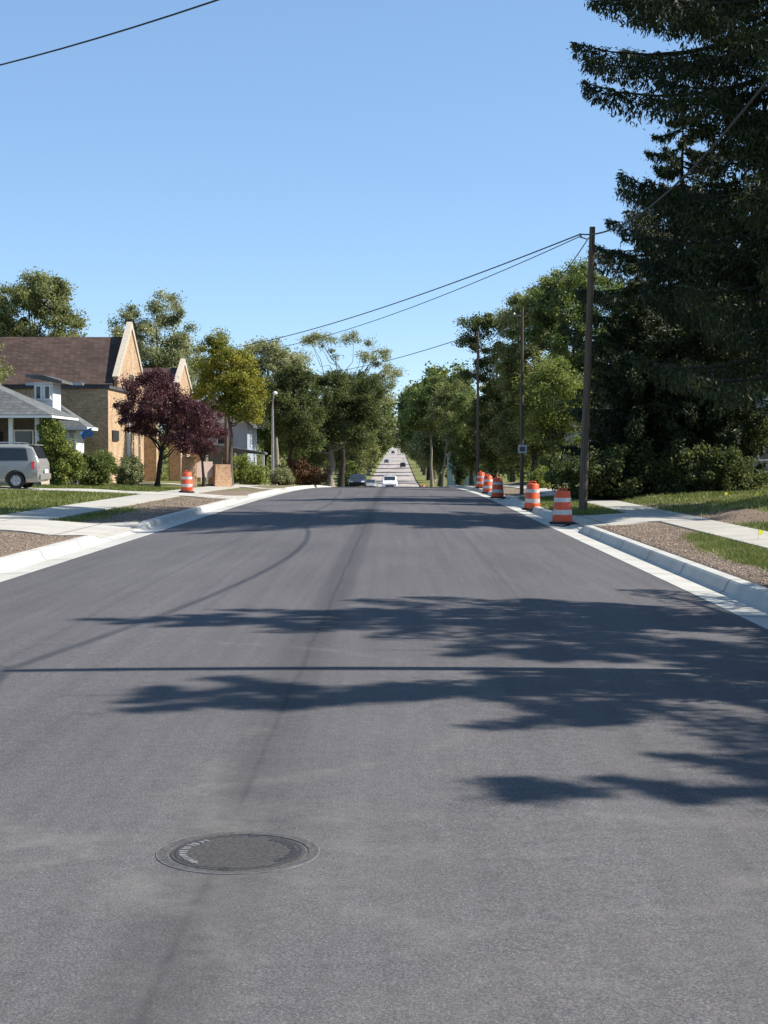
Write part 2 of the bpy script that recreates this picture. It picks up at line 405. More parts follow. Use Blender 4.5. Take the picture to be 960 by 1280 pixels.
def smooth(a, b, x):
    t = np.clip((x - a) / (b - a), 0, 1); return t * t * (3 - 2 * t)
def drop(y, aprons):
    m = 0.0
    for a, b, fl in aprons: m = np.maximum(m, smooth(a - fl, a, y) * (1 - smooth(b, b + fl, y)))
    return m
def T(x, y):
    x = np.asarray(x, float); y = np.asarray(y, float)
    z = np.where(x < XC, np.interp(x, LX, LZ), np.interp(x, RX, RZ))
    dl = drop(y, APRON_L) * 0.105 * (1 - smooth(6.2, 8.3, -x)); dr = drop(y, APRON_R) * 0.105 * (1 - smooth(4.46, 6.15, x))
    z = z - np.where(x < XC, dl, dr)
    # little mound of the right lawn, gentle unevenness
    z = z + np.where(x > 8, 0.05 * np.sin(x * 1.3) * np.sin(y * 0.45), 0) * (1 - smooth(80, 120, y))
    z = z + np.where(x < -10.2, 0.03 * np.sin(x * 1.7 + 1) * np.sin(y * 0.6), 0)
    return z + g(y)
def dirt(x, y):
    """1 = bare soil, 0 = grass"""
    x = np.asarray(x, float); y = np.asarray(y, float)
    d = np.zeros(np.broadcast(x, y).shape)
    L = (x > -8.4) & (x < -6)
    d = np.where(L, np.where(y < 34, 1.0, np.where(y < 45, 0.35 + 0.75 * smooth(-7.9, -6.6, x) , np.where(y < 70, 0.85, 0.5))), d)
    d = np.where((x > -9.8) & (x < -8.2), 0.8, d)
    Rr = (x > 4) & (x < 6.3)
    gp = smooth(-.35, .5, x - 5.05 - np.maximum(0, y - 25.5) * .13) * smooth(16, 19, y) * (1 - smooth(29.5, 32, y))
    d = np.where(Rr, np.where(y < 36, 1.0 - 1.0 * gp, 0.25), d)
    d = np.where((x >= 7.3) & (x < 8.9), 0.42 + .22 * np.sin(y * .7 + x) + .25 * smooth(33, 35, y) * (1 - smooth(40, 43, y)), d)
    d = np.where((x > 4) & (x < 7.6) & (y > 60) , 0.6, d)
    d = np.where(y > 150, 0.1, d)
    return np.clip(d, 0, 1)

def grid_sheet(name, xs, ys, zf, mat, skirt=0.0, attr=None):
    xs = np.asarray(xs, float); ys = np.asarray(ys, float)
    X, Y = np.meshgrid(xs, ys); Z = zf(X, Y); nx, ny = len(xs), len(ys)
    V = np.stack([X, Y, Z], -1).reshape(-1, 3)
    i = np.arange((ny - 1))[:, None] * nx + np.arange(nx - 1)[None, :]
    Q = np.stack([i, i + 1, i + nx + 1, i + nx], -1).reshape(-1, 4)
    if skirt:
        loop = list(range(nx)) + [r * nx + nx - 1 for r in range(1, ny)] + [(ny - 1) * nx + c for c in range(nx - 2, -1, -1)] + [r * nx for r in range(ny - 2, 0, -1)]
        lo = V[loop].copy(); lo[:, 2] -= skirt; b = len(V); V = np.vstack([V, lo]); m = len(loop)
        S = np.array([[loop[k], b + k, b + (k + 1) % m, loop[(k + 1) % m]] for k in range(m)])
        Q = np.vstack([Q, S])
    o = np_mesh(name, V, Q, mat, None, smooth=not skirt)
    if attr is not None:
        a = o.data.attributes.new('dirt', 'FLOAT', 'POINT'); a.data.foreach_set('value', attr(V[:, 0], V[:, 1]).astype(np.float32))
    return o
YS = np.concatenate([np.arange(-40, 0, 4), np.arange(0, 110, .5), np.arange(110, 200, 3), np.arange(200, 700, 20), np.arange(700, 1400, 60), [1500, 2000, 3000, 5000, 9000]])
def land_z(X, Y):
    z = T(X, Y)
    return np.where((X > -6.19) & (X < 4.45), g(Y) - 0.25, z)
xs_l = np.concatenate([[-5000, -1500, -600, -300, -150, -90, -60, -45, -35], np.arange(-30, -10, .8), np.arange(-9.9, -6.2, .25), [-6.2, -6.185]])
xs_r = np.concatenate([[4.445, 4.46], np.arange(4.7, 9.4, .25), np.arange(9.6, 20, .8), [24, 30, 40, 60, 90, 150, 300, 600, 1500, 5000]])
structure(grid_sheet('ground', np.concatenate([xs_l, xs_r]), YS, land_z, M['ground'], attr=dirt))
YR = np.concatenate([np.arange(-40, 0, 4), np.arange(0, 110, .5), np.arange(110, 163, 2)])
structure(grid_sheet('road', np.linspace(AX0, AX1, 25), YR, lambda X, Y: road_z(X, Y), M['asphalt']))
YO = np.concatenate([np.arange(162, 200, 3), np.arange(200, 700, 15), np.arange(700, 1400, 50), [1500, 2000, 3000]])
structure(grid_sheet('old_road', np.linspace(AX0 - .7, AX1 + .7, 13), YO, lambda X, Y: g(Y) + .02, M['old']))

def kerb(name, x0, sgn, aprons):
    ys = YR[(YR <= 161)]; V = []; Q = []
    for y in ys:
        f = float(drop(y, aprons)); h = 0.155 * (1 - f) + 0.035 * f; z0 = float(g(y))
        pr = [(0, -.12), (0, .006), (.42, -.012), (.47, -.004 + 0.1 * h), (.525, h - .025), (.555, h), (.71, h + .004), (.73, h - .008), (.73, -.2)]
        V += [(x0 + sgn * u, y, z0 + w) for u, w in pr]
    n = 9
    for i in range(len(ys) - 1):
        for j in range(n - 1):
            a = i * n + j; Q.append((a, a + 1, a + n + 1, a + n))
    o = np_mesh(name, V, Q, M['kerb']); return structure(o)
kerb('kerb_left', AX0, -1, APRON_L); kerb('kerb_right', AX1, 1, APRON_R)

def slab(name, xs, ys, mat, lift=.03, zf=None):
    return structure(grid_sheet(name, xs, ys, zf or (lambda X, Y: T(X, Y) + lift), mat, skirt=.12))
slab('sidewalk_left', np.linspace(-9.75, -8.3, 5), np.arange(-10, 160, .5), M['walk'])
slab('sidewalk_right', np.linspace(6.2, 7.4, 5), np.arange(-10, 160, .5), M['walk'], .03)
def flared(name, xs, y0, y1, side, mat, lift=.036):
    n = 14; V = []; xs = np.asarray(xs)
    for t in np.linspace(0, 1, n):
        for x in xs:
            near = 1 - smooth(0, 1.6, abs(x - (AX0 - .73 if side < 0 else AX1 + .73)))
            a, b = y0 - .9 * near, y1 + .9 * near
            y = a + (b - a) * t; V.append((x, y, float(T(x, y)) + lift))
    nx = len(xs); Q = [(i * nx + j, i * nx + j + 1, (i + 1) * nx + j + 1, (i + 1) * nx + j) for i in range(n - 1) for j in range(nx - 1)]
    V = np.array(V); loop = list(range(nx)) + [r * nx + nx - 1 for r in range(1, n)] + [(n - 1) * nx + c for c in range(nx - 2, -1, -1)] + [r * nx for r in range(n - 2, 0, -1)]
    lo = V[loop].copy(); lo[:, 2] -= .12; b = len(V); m = len(loop)
    Q += [(loop[k], b + k, b + (k + 1) % m, loop[(k + 1) % m]) for k in range(m)]
    return structure(np_mesh(name, np.vstack([V, lo]), Q, mat))
flared('driveway', np.concatenate([np.arange(-30, -9.8, .6), np.arange(-9.8, -6.2, .3), [-6.205]]), 31.2, 35.6, -1, M['drive'])
flared('driveway', np.concatenate([np.arange(-34, -9.8, .6), np.arange(-9.8, -6.2, .3), [-6.205]]), 58, 61.8, -1, M['drive'])
flared('driveway', np.concatenate([np.arange(-20, -9.8, .6), np.arange(-9.8, -6.2, .3), [-6.205]]), 80, 82.6, -1, M['drive'])
flared('driveway', np.concatenate([[4.465], np.arange(4.7, 7.41, .3), [7.42]]), 35.8, 40.6, 1, M['drive'])
flared('driveway', np.concatenate([[4.465], np.arange(4.7, 9.4, .3), np.arange(9.6, 18, .8)]), 58.5, 61.5, 1, M['drive'])

# ------------------------------------------------------------------ vegetation
def leaves_mesh(name, C, L, W, D, mat, parent, rng, fold=0.0):
    """C centres (n,3), L lengths, W widths, D unit long axes (n,3) -> one diamond-shaped leaf each"""
    n = len(C)
    r = rng.normal(size=(n, 3)); s = np.cross(D, r); s /= (np.linalg.norm(s, axis=1)[:, None] + 1e-9)
    L = np.broadcast_to(L, n)[:, None]; W = np.broadcast_to(W, n)[:, None]
    a = C - D * L / 2; c = C + D * L / 2; m = C - D * L * .06
    V = np.stack([a, m + s * W / 2, c, m - s * W / 2], 1).reshape(-1, 3)
    Q = np.arange(4 * n).reshape(n, 4)
    return np_mesh(name, V, Q, mat, parent)
def rand_dirs(rng, n):
    d = rng.normal(size=(n, 3)); return d / np.linalg.norm(d, axis=1)[:, None]

def tree(label, loc, lobes, leaf_mat, bark='bark', seed=1, n_clump=150, per=200, leaf=.16, clump_r=.55, trunk_r=.2, topf=.18,
         cat='tree', name='broadleaf_tree', group=None, stems=1, fork=None, limbs=22, flat=.75, hollow=.35, lean=0.0, parts=True):
    """lobes: (dx, dy, z, rx, ry, rz) of the crown above the foot of the tree"""
    rng = np.random.default_rng(seed); rnd = random.Random(seed)
    n_clump = int(n_clump * .78); clump_r *= .92
    root = thing(name, label, cat, loc, 0, group)
    vol = np.array([l[3] * l[4] * l[5] for l in lobes]); pr = vol ** .8; pr /= pr.sum()
    cent = []
    while len(cent) < n_clump:
        l = lobes[rng.choice(len(lobes), p=pr)]
        d = rand_dirs(rng, 1)[0]; r = (hollow + (1 - hollow) * rng.random()) ** .6
        p = np.array([l[0] + d[0] * l[3] * r, l[1] + d[1] * l[4] * r, l[2] + d[2] * l[5] * r])
        cent.append(p)
    cent = np.array(cent)
    zt = cent[:, 2].max(); zb = cent[:, 2].min()
    # leaves
    rad = clump_r * (0.6 + 0.8 * rng.random(n_clump))
    k = rng.integers(0, n_clump, int(n_clump * per * 1.9))
    loose = np.where(rng.random(len(k)) < .28, 1.6, 1.0)
    off = rand_dirs(rng, len(k)) * (rng.random(len(k)) ** .55 * loose)[:, None] * rad[k][:, None]
    off[:, 2] *= flat
    C = cent[k] + off
    D = rand_dirs(rng, len(k)); D[:, 2] = D[:, 2] * .6 - .25; D /= np.linalg.norm(D, axis=1)[:, None]
    L = leaf * .68 * (0.55 + 0.9 * rng.random(len(k)))
    leaves_mesh('crown', C, L, L * .72, D, M[leaf_mat], root, rng)
    # trunk and limbs
    mb = MB(); top = zt - (zt - zb) * topf; cx = float(np.average(cent[:, 0])); cy = float(np.average(cent[:, 1]))
    fz = fork if fork is not None else max(zb * .8, zt * .22)
    axes = []
    for s in range(stems):
        a = rnd.uniform(0, 6.28); sp = 0.0 if stems == 1 else trunk_r * 1.5
        ex = cx * .8 + (0 if stems == 1 else math.cos(a + s * 6.28 / stems) * (lobes[0][3] * .45)); ey = cy * .8 + (0 if stems == 1 else math.sin(a + s * 6.28 / stems) * (lobes[0][4] * .45))
        b0 = Vector((math.cos(a) * sp + (s - (stems - 1) / 2) * sp, math.sin(a) * sp, -.15))
        pts = []; N = 9
        for i in range(N):
            t = i / (N - 1); w = trunk_r * 1.2
            pts.append(Vector((b0.x + (ex - b0.x) * t ** 1.3 + (rnd.uniform(-w, w) if 0 < i else 0) * .5, b0.y + (ey - b0.y) * t ** 1.3 + (rnd.uniform(-w, w) if 0 < i else 0) * .5, -.15 + (top + .15) * t)))
        rr = [trunk_r * (1.35 if i == 0 else 1.05 if i == 1 else 1) * (1 - .86 * (i / (N - 1)) ** .9) for i in range(N)]
        mb.tube(pts, rr, 9); axes.append((pts, rr))
    order = rng.permutation(n_clump)
    lim = []
    for ii in order[:limbs]:
        e = Vector(cent[ii]); pts, rr = axes[rnd.randrange(len(axes))]
        zs = max(fz, min(top * .92, fz + (e.z - fz) * rnd.uniform(.15, .6)))
        i = min(len(pts) - 2, max(0, int((zs + .15) / (top + .15) * (len(pts) - 1)))); t = (zs - pts[i].z) / max(1e-3, pts[i + 1].z - pts[i].z)
        s = pts[i].lerp(pts[i + 1], min(1, max(0, t))); r0 = rr[i] * .5
        q = []; n = 6
        for j in range(n):
            t = j / (n - 1); p = s.lerp(e, t); p.z += math.sin(t * math.pi) * (e - s).length * .10 * rnd.uniform(-.4, 1.4)
            if 0 < j < n - 1: p += Vector((rnd.uniform(-1, 1), rnd.uniform(-1, 1), rnd.uniform(-1, 1))) * (e - s).length * .045
            q.append(p)
        mb.tube(q, [max(.012, r0 * (1 - .85 * j / (n - 1))) for j in range(n)], 6); lim += [(p, max(.012, r0 * (1 - .85 * j / (n - 1)))) for j, p in enumerate(q)][1:]
    LP = np.array([tuple(p) for p, _ in lim])
    for ii in order[limbs:limbs + 130]:
        e = cent[ii]; j = int(np.argmin(((LP - e) ** 2).sum(1))); s = lim[j][0]; r0 = min(.035, lim[j][1] * .6)
        m_ = s.lerp(Vector(e), .5) + Vector((rnd.uniform(-.1, .1), rnd.uniform(-.1, .1), rnd.uniform(-.05, .15)))
        mb.tube([s, m_, Vector(e)], [r0, r0 * .7, .006], 4, False)
    mb.build('trunk', M[bark], root, smooth=True, sharp=80)
    return root

def bush(label, loc, lobes, leaf_mat, seed=1, n=90, per=170, leaf=.09, clump_r=.3, cat='shrub', name='shrub', group=None, bark='bark_dark'):
    rng = np.random.default_rng(seed); rnd = random.Random(seed)
    root = thing(name, label, cat, loc, 0, group)
    vol = np.array([l[3] * l[4] * l[5] for l in lobes]) ** .8; pr = vol / vol.sum(); cent = []
    while len(cent) < n:
        l = lobes[rng.choice(len(lobes), p=pr)]; d = rand_dirs(rng, 1)[0]; r = rng.random() ** .33
        p = np.array([l[0] + d[0] * l[3] * r, l[1] + d[1] * l[4] * r, l[2] + d[2] * l[5] * r])
        if p[2] > 0.08: cent.append(p)
    cent = np.array(cent); k = rng.integers(0, n, n * per); rad = clump_r * (.6 + .8 * rng.random(n))
    C = cent[k] + rand_dirs(rng, len(k)) * (rng.random(len(k)) ** .5)[:, None] * rad[k][:, None]
    C[:, 2] = np.abs(C[:, 2] - .03) + .03
    L = leaf * (.6 + .8 * rng.random(len(k)))
    leaves_mesh('foliage', C, L, L * .6, rand_dirs(rng, len(k)), M[leaf_mat], root, rng)
    mb = MB()
    for ii in range(0, n, 3):
        e = Vector(cent[ii]); s = Vector((e.x * .25, e.y * .25, -.1))
        mb.tube([s, s.lerp(e, .5) + Vector((rnd.uniform(-.06, .06), rnd.uniform(-.06, .06), .05)), e], [.03, .02, .006], 5, False)
    mb.build('stem', M[bark], root)
    return root

def spruce(label, loc, H, rfun, seed=1, z0=1.0, dz=.42, per_whorl=7, dens=1.0, trunk_r=.34, group=None, leaf=.20, ragged=False, name='spruce_tree'):
    """drooping boughs that turn up at their tips, hung with pendulous sprays"""
    rng = np.random.default_rng(seed); rnd = random.Random(seed)
    root = thing(name, label, 'tree', loc, 0, group)
    mb = MB(); N = 12
    mb.tube([(rnd.uniform(-.04, .04), rnd.uniform(-.04, .04), -.2 + (H + .2) * i / (N - 1)) for i in range(N)], [trunk_r * (1.2 if i == 0 else 1) * (1 - .95 * i / (N - 1)) for i in range(N)], 10)
    bb = MB(); CS = []; DS = []; LS = []
    z = z0
    while z < H - .3:
        nb = per_whorl if z < H * .8 else 5
        a0 = rnd.uniform(0, 6.28)
        for b in range(nb):
            if rnd.random() < .12: continue
            az = a0 + 6.283 * b / nb + rnd.uniform(-.35, .35)
            Lb = rfun(z) * rnd.choice([.45, .7, .9, 1.1, 1.5] if ragged else [.55, .75, .9, 1.0, 1.1]) * rnd.uniform(.92, 1.06)
            if Lb < .15: continue
            zz = z + rnd.uniform(-.2, .2)
            u = Vector((math.cos(az), math.sin(az), 0)); w = Vector((-u.y, u.x, 0))
            dr = rnd.uniform(.20, .40); upt = rnd.uniform(.18, .34); bend = rnd.uniform(-.12, .12)
            n = 8; P = []
            for i in range(n):
                t = i / (n - 1)
                P.append(u * (Lb * t) + w * (bend * Lb * t * t) + Vector((0, 0, zz + Lb * (-dr * t + (upt) * t ** 3))))
            bb.tube(P, [max(.008, (.02 + .011 * Lb) * (1 - .9 * i / (n - 1))) for i in range(n)], 5, False)
            PA = np.array([tuple(p) for p in P])
            m = int((80 + 120 * Lb) * dens)
            t = rng.random(m) ** .75 * .92 + .08
            idx = t * (n - 1); i0 = np.minimum(idx.astype(int), n - 2); fr = (idx - i0)[:, None]
            base = PA[i0] * (1 - fr) + PA[i0 + 1] * fr
            spread = (.04 + .19 * np.sin(np.clip(t, 0, 1) * math.pi * .86)) * min(Lb, 4.5) * .55
            lat = (rng.random(m) * 2 - 1) * spread
            base = base + np.array(tuple(w))[None, :] * lat[:, None]
            base[:, 2] -= np.abs(lat) * .22
            hang = rng.random(m) ** 1.5 * (0.10 + .62 * np.sin(t * math.pi * .9)) * min(1.0, Lb / 3)
            base[:, 2] -= hang
            d = rng.normal(size=(m, 3)) * .42
            out = np.array(tuple(u)) * .55 + np.sign(lat)[:, None] * np.array(tuple(w))[None, :] * .35
            hf = np.clip(hang * 4, 0, 1)[:, None]
            d = d + out * (1 - hf * .75); d[:, 2] += -1.1 * hf[:, 0] + .10
            d /= np.linalg.norm(d, axis=1)[:, None]
            CS.append(base); DS.append(d); LS.append(leaf * (.55 + .8 * rng.random(m)))
        z += dz * rnd.uniform(.75, 1.25)
    C = np.vstack(CS); D = np.vstack(DS); L = np.concatenate(LS)
    # each spray is three crossed needle-clad twigs
    C3 = np.vstack([C, C + rng.normal(size=C.shape) * .05, C + rng.normal(size=C.shape) * .08]); D3 = np.vstack([D, D + rng.normal(size=D.shape) * .3, D + rng.normal(size=D.shape) * .45])
    D3 /= np.linalg.norm(D3, axis=1)[:, None]; L3 = np.concatenate([L, L * .8, L * .65])
    leaves_mesh('crown', C3, L3, L3 * .26, D3, M['needles'], root, rng)
    k0 = len(mb.v); mb.v += bb.v; mb.f += [tuple(i + k0 for i in f) for f in bb.f]
    mb.build('trunk', M['bark_dark'], root, smooth=True, sharp=80)
    return root

def gz(x, y): return float(T(x, y))
def foot(px, D): x = PX(px, D); return (x, D, gz(x, D))

# --- spruces on the right
def rA(z): return float(np.interp(z, [4, 8.5, 10, 11.5, 13, 15, 18, 21, 24], [5.2, 5.0, 4.9, 5.8, 6.9, 6.7, 4.8, 2.6, .3]))
def rB(z): return float(np.interp(z, [.8, 4, 7, 9, 11, 13, 15], [3.9, 4.2, 4.2, 3.8, 2.8, 1.6, .15]))
def cone(H, r0): return lambda z: r0 * (1 - (z / H) ** 1.1) * (.9 if z < 2 else 1) + .12
spruce('tallest dark spruce on the right, long drooping boughs reaching over the pole wires', (11.6, 40.6, gz(11.6, 40.6)), 24, rA, 11, z0=3.9, dz=.58, per_whorl=7, dens=1.0, trunk_r=.36)
spruce('dark spruce directly behind the nearest visible utility pole, narrower than the tall one', (11.0, 59, gz(11, 59)), 15, rB, 12, z0=.7, dz=.50, per_whorl=7, dens=.9, trunk_r=.26)
spruce('dark spruce at the back to the right of the narrow one', (15.2, 64, gz(15.2, 64)), 15, cone(15, 4.2), 13, z0=.8, dz=.6, dens=.9, trunk_r=.26)
spruce('low dark spruce behind the nearest visible pole beside the broadleaf trees', (8.4, 53.5, gz(8.4, 53.5)), 8.2, cone(8.2, 2.6), 17, z0=.3, dz=.36, dens=1.1, trunk_r=.16)
spruce('low dark spruce at the back of the sunlit lawn', (10.6, 53, gz(10.6, 53)), 7.4, cone(7.4, 2.6), 18, z0=.3, dz=.36, dens=1.1, trunk_r=.16)
GS = 'spruces out of frame on the right'
spruce('spruce out of frame on the right whose pointed shadow falls furthest across the road', (9.4, 15.9, gz(9.4, 15.9)), 12.1, cone(12.1, 4.2), 21, z0=2.0, dz=.62, per_whorl=6, dens=.8, trunk_r=.16, ragged=True)
spruce('spruce out of frame on the right whose shadow is the middle one on the road', (9.0, 10.9, gz(9.0, 10.9)), 10.6, cone(10.6, 4.0), 24, z0=2.0, dz=.62, per_whorl=6, dens=.8, trunk_r=.16, ragged=True)
spruce('spruce out of frame on the right whose shadow lies nearest the manhole', (9.3, 7.9, gz(9.3, 7.9)), 8.4, cone(8.4, 2.7), 29, z0=2.0, dz=.6, per_whorl=6, dens=.8, trunk_r=.14, ragged=True)
spruce('spruce out of frame on the right filling the shadow between the other two', (11.2, 13.4, gz(11.2, 13.4)), 10.6, cone(10.6, 3.6), 33, z0=2.0, dz=.62, per_whorl=6, dens=.8, trunk_r=.14, ragged=True)
# --- broadleaf trees on the right
tree('shrubby dark broadleaf tree under the spruces at the right edge', foot(930, 54), [(0, 0, 4.2, 2.3, 2, 2.6), (1.6, 0, 6, 1.8, 1.8, 1.8), (-1, -.6, 2.4, 1.3, 1.3, 1.4)], 'lf_dark', 'bark_dark', 31, 130, 170, .15, .55, .16)
tree('dark cloud-lobed tree at the left end of the right hand tree group', foot(618, 112),
     [(-1.1, 0, 12.0, 1.3, 1.5, .8), (-1.9, .2, 10.2, 1.0, 1.3, .9), (-1.6, 0, 8.2, .8, 1.3, .6), (1.1, 0, 11.6, 2.0, 1.6, 1.2), (.5, 0, 8.4, 2.0, 1.8, 2.2), (.3, 0, 5.0, 2.2, 1.9, 2.4), (.2, 0, 2.6, 1.8, 1.8, 1.6)], 'lf_dark', 'bark_dark', 32, 210, 210, .18, .5, .2)
tree('broad olive green tree behind the second utility pole from the right', foot(668, 104),
     [(-.2, 0, 11.4, 2.7, 2.4, 1.7), (1.5, 0, 12.6, 2.0, 2.2, 1.5), (.4, 0, 8.0, 3.6, 2.8, 2.8), (-.5, 0, 4.2, 3.2, 2.6, 2.6), (.3, 0, 2.4, 2.6, 2.4, 1.4)], 'lf_olive', 'bark', 33, 330, 220, .18, .6, .26)
tree('tall pale-topped green tree rising just left of the nearest visible pole', foot(716, 98),
     [(0, 0, 12.4, 2.2, 2.0, 1.6), (-1.3, .3, 11.2, 2.1, 2.3, 1.4), (.4, 0, 9.0, 3.2, 2.6, 2.4), (.3, 0, 5.0, 3.0, 2.6, 2.6), (1.6, 0, 11.0, 1.8, 2.0, 2.0)], 'lf_green', 'bark', 34, 310, 220, .18, .6, .26)
tree('lower lighter green tree lit between the two nearer utility poles', foot(690, 84), [(0, 0, 4.6, 2.0, 1.6, 2.2), (.9, 0, 3.0, 1.6, 1.4, 1.6), (-1.2, 0, 3.6, 1.5, 1.2, 1.8)], 'lf_lime2', 'bark', 35, 120, 150, .16, .55, .13)
tree('dark tree filling the gap behind the spruces', foot(800, 100), [(0, 0, 7, 4.0, 3, 3.5), (2, 0, 10, 3, 3, 2.5), (-2.0, 0, 5, 2.8, 3, 3.2)], 'lf_dark', 'bark_dark', 36, 220, 190, .24, .8, .28)
tree('dark tree behind the house at the far right edge', foot(930, 96), [(0, 0, 7.5, 4.6, 3, 4), (0, 0, 12, 3.2, 3, 2.6)], 'lf_dark', 'bark_dark', 37, 220, 190, .24, .85, .28)
tree('low green tree between the cypress and the thin utility pole', foot(590, 132), [(.2, 0, 5.0, 2.6, 2.4, 3.2), (.9, 0, 2.6, 2.2, 2.2, 1.8)], 'lf_green', 'bark', 42, 150, 170, .20, .6, .2)
tree('bushy olive tree filling in left of the second utility pole', foot(640, 126), [(0, 0, 6.0, 3.2, 2.4, 3.0), (0, 0, 3.0, 3.0, 2.2, 2.2)], 'lf_olive', 'bark', 43, 190, 180, .21, .65, .2)
tree('leafy street tree on a pale trunk, left one of two before the narrow cypress', foot(540, 212), [(.3, 0, 10.8, 3.4, 3.2, 2.8), (-1.2, 0, 13.0, 1.9, 1.8, 1.6), (.8, 0, 14.4, 1.9, 2, 1.2), (-1.8, 0, 9.6, 2.2, 2.2, 1.6)], 'lf_green', 'bark_pale', 38, 190, 170, .25, .75, .26)
tree('leafy street tree on a pale trunk, right one of two before the narrow cypress', foot(553, 205), [(1.2, 0, 10.5, 3.4, 3, 2.8), (1.4, 0, 13.5, 2.3, 2, 1.6), (3.0, 0, 8.4, 2.4, 2.4, 2.4)], 'lf_olive', 'bark_pale', 39, 190, 170, .25, .75, .2)
bush('tall narrow column shaped dark cypress by the right kerb', foot(575, 152), [(0, 0, 5.2, .85, .85, 5.0), (0, 0, 2.6, .95, .95, 2.6)], 'lf_dark', 41, 160, 150, .14, .32, 'tree', 'cypress_tree')
# --- broadleaf trees on the left
tree('large green tree behind the grey roofed house at the left edge', foot(42, 122), [(0, 0, 13.3, 4.0, 3.2, 3.0), (-3.5, 0, 11.5, 3, 3, 3), (2.2, 0, 11.2, 2.4, 2.4, 2.2), (.5, 0, 14.9, 2.4, 2.4, 1.6)], 'lf_olive', 'bark', 51, 230, 200, .22, .75, .32)
tree('yellow green tree poking in at the left edge above the dormer', foot(-32, 76), [(0, 0, 5.8, 2.1, 1.8, 2.2), (-.6, 0, 4, 1.8, 1.8, 1.8)], 'lf_lime', 'bark', 52, 90, 170, .14, .5, .15)
tree('rounded grey green tree rising behind the church gable', foot(192, 134), [(0, 0, 12.3, 3.7, 3.2, 3.4), (-1.8, 0, 13.2, 2.0, 2, 2.0), (1.2, 0, 15.1, 1.9, 2, 1.6), (.9, 0, 9.0, 3.4, 3, 3.0), (2.9, 0, 10.5, 2.0, 2, 2.4)], 'lf_grey', 'bark', 53, 220, 200, .22, .7, .3)
tree('purple leaved plum tree with forked trunk in front of the church', foot(196, 72), [(-.2, 0, 4.0, 1.85, 1.6, 1.45), (1.3, 0, 3.0, 1.5, 1.4, 1.4), (-1.0, .1, 3.4, .9, 1.1, 1.1), (.0, 0, 5.0, .9, 1.0, .7)], 'lf_plum', 'bark_dark', 54, 215, 170, .10, .34, .10, stems=2, fork=1.0, name='plum_tree')
tree('smaller purple leaved plum tree drooping beside the brick sign pier', foot(254, 78), [(0, 0, 2.9, 1.3, 1.2, 1.2), (-.7, 0, 3.3, 1.0, 1.0, 1.0)], 'lf_plum', 'bark_dark', 55, 110, 190, .10, .34, .09, fork=.9, name='plum_tree')
tree('maple turning yellow and orange beside the church', foot(288, 85), [(0, 0, 5.9, 1.75, 1.7, 2.0), (-.6, 0, 7.4, 1.25, 1.2, 1.2), (.6, 0, 4.8, 1.35, 1.4, 1.5), (-.9, 0, 5.2, 1.1, 1.2, 1.4)], 'lf_yellow', 'bark', 56, 220, 220, .13, .42, .16, name='maple_tree')
tree('grey green tree behind the left street light pole', foot(346, 126), [(0, 0, 9.0, 2.9, 2.6, 2.6), (-1.2, 0, 10.6, 1.7, 1.7, 1.4), (1.3, 0, 9.9, 1.6, 1.6, 1.4), (-.3, 0, 6.3, 2.4, 2.4, 2)], 'lf_grey', 'bark_pale', 57, 170, 190, .20, .65, .24)
tree('dark spreading tree shading the left kerb by the parked cars', foot(413, 150), [(-.3, 0, 8.6, 4.6, 3.4, 2.6), (-2.4, 0, 6.2, 3.2, 3, 2.6), (2.0, 0, 6.4, 2.8, 3, 2.6), (3.0, 0, 9.0, 2.6, 2.4, 1.8), (-1.6, 0, 3.6, 2.2, 2.2, 1.8)], 'lf_dark', 'bark_pale', 58, 400, 200, .23, .75, .42, fork=3.2)
tree('dark rounded tree just behind the left street light pole', foot(362, 112), [(0, 0, 6.4, 2.2, 2.2, 2.4), (.6, 0, 4.4, 2.0, 2, 1.8)], 'lf_dark', 'bark_dark', 59, 140, 190, .18, .55, .2)
tree('tall sparse tree with open tufted top above the dark trees', foot(426, 172), [(-2.6, 0, 16.6, 2.2, 1.6, 1.1), (-.4, 0, 15.4, 1.2, 1.2, .8), (1.7, 0, 16.6, 2.0, 1.6, 1.2), (4.0, 0, 15.2, 1.9, 1.6, 1.2), (5.3, 0, 12.8, 1.9, 1.6, 1.1), (4.4, 0, 10.8, 2.2, 1.8, 1.4), (.4, 0, 12, 2.5, 2.5, 1.6), (0, 0, 9.5, 3.0, 2.5, 1.8)], 'lf_grey', 'bark_dark', 60, 190, 120, .21, .7, .34, fork=5, limbs=40, topf=.45)
tree('dark green tree filling in behind the grey green tree on the left', foot(330, 138), [(0, 0, 6.5, 3.6, 3, 3.4), (2.8, 0, 5.2, 2.8, 2.6, 3.0)], 'lf_green', 'bark_dark', 72, 210, 180, .23, .7, .22)
tree('olive tree between the dark spreading tree and the far street trees on the left', foot(424, 200), [(1.0, 0, 8.0, 3.6, 3, 3.6), (2.4, 0, 5.0, 2.6, 2.6, 3.0), (-1.6, 0, 6, 3, 3, 3.6)], 'lf_olive', 'bark', 73, 220, 170, .26, .8, .24)
bush('reddish brown shrub by the left sidewalk', foot(374, 112), [(0, 0, .9, 1.5, 1.2, 1.0), (1.1, 0, .7, 1.1, 1.0, .9)], 'lf_rust', 61, 80, 140, .13, .4)
bush('light green shrub beneath the dark street tree', foot(436, 224), [(0, 0, 2.0, 1.6, 1.6, 2.2), (.8, 0, 1.2, 1.4, 1.4, 1.4)], 'lf_lime', 62, 80, 120, .22, .55)
bush('wide dark green shrub in front of the church wall', foot(113, 69), [(0, 0, .75, 1.05, .8, .85), (-.5, 0, .9, .6, .6, .7), (.5, 0, .8, .6, .6, .7)], 'lf_green', 63, 120, 200, .08, .26)
bush('small round grey green shrub by the corner of the church', foot(160, 71), [(0, 0, .62, .72, .7, .68)], 'lf_grey', 64, 70, 190, .08, .22)
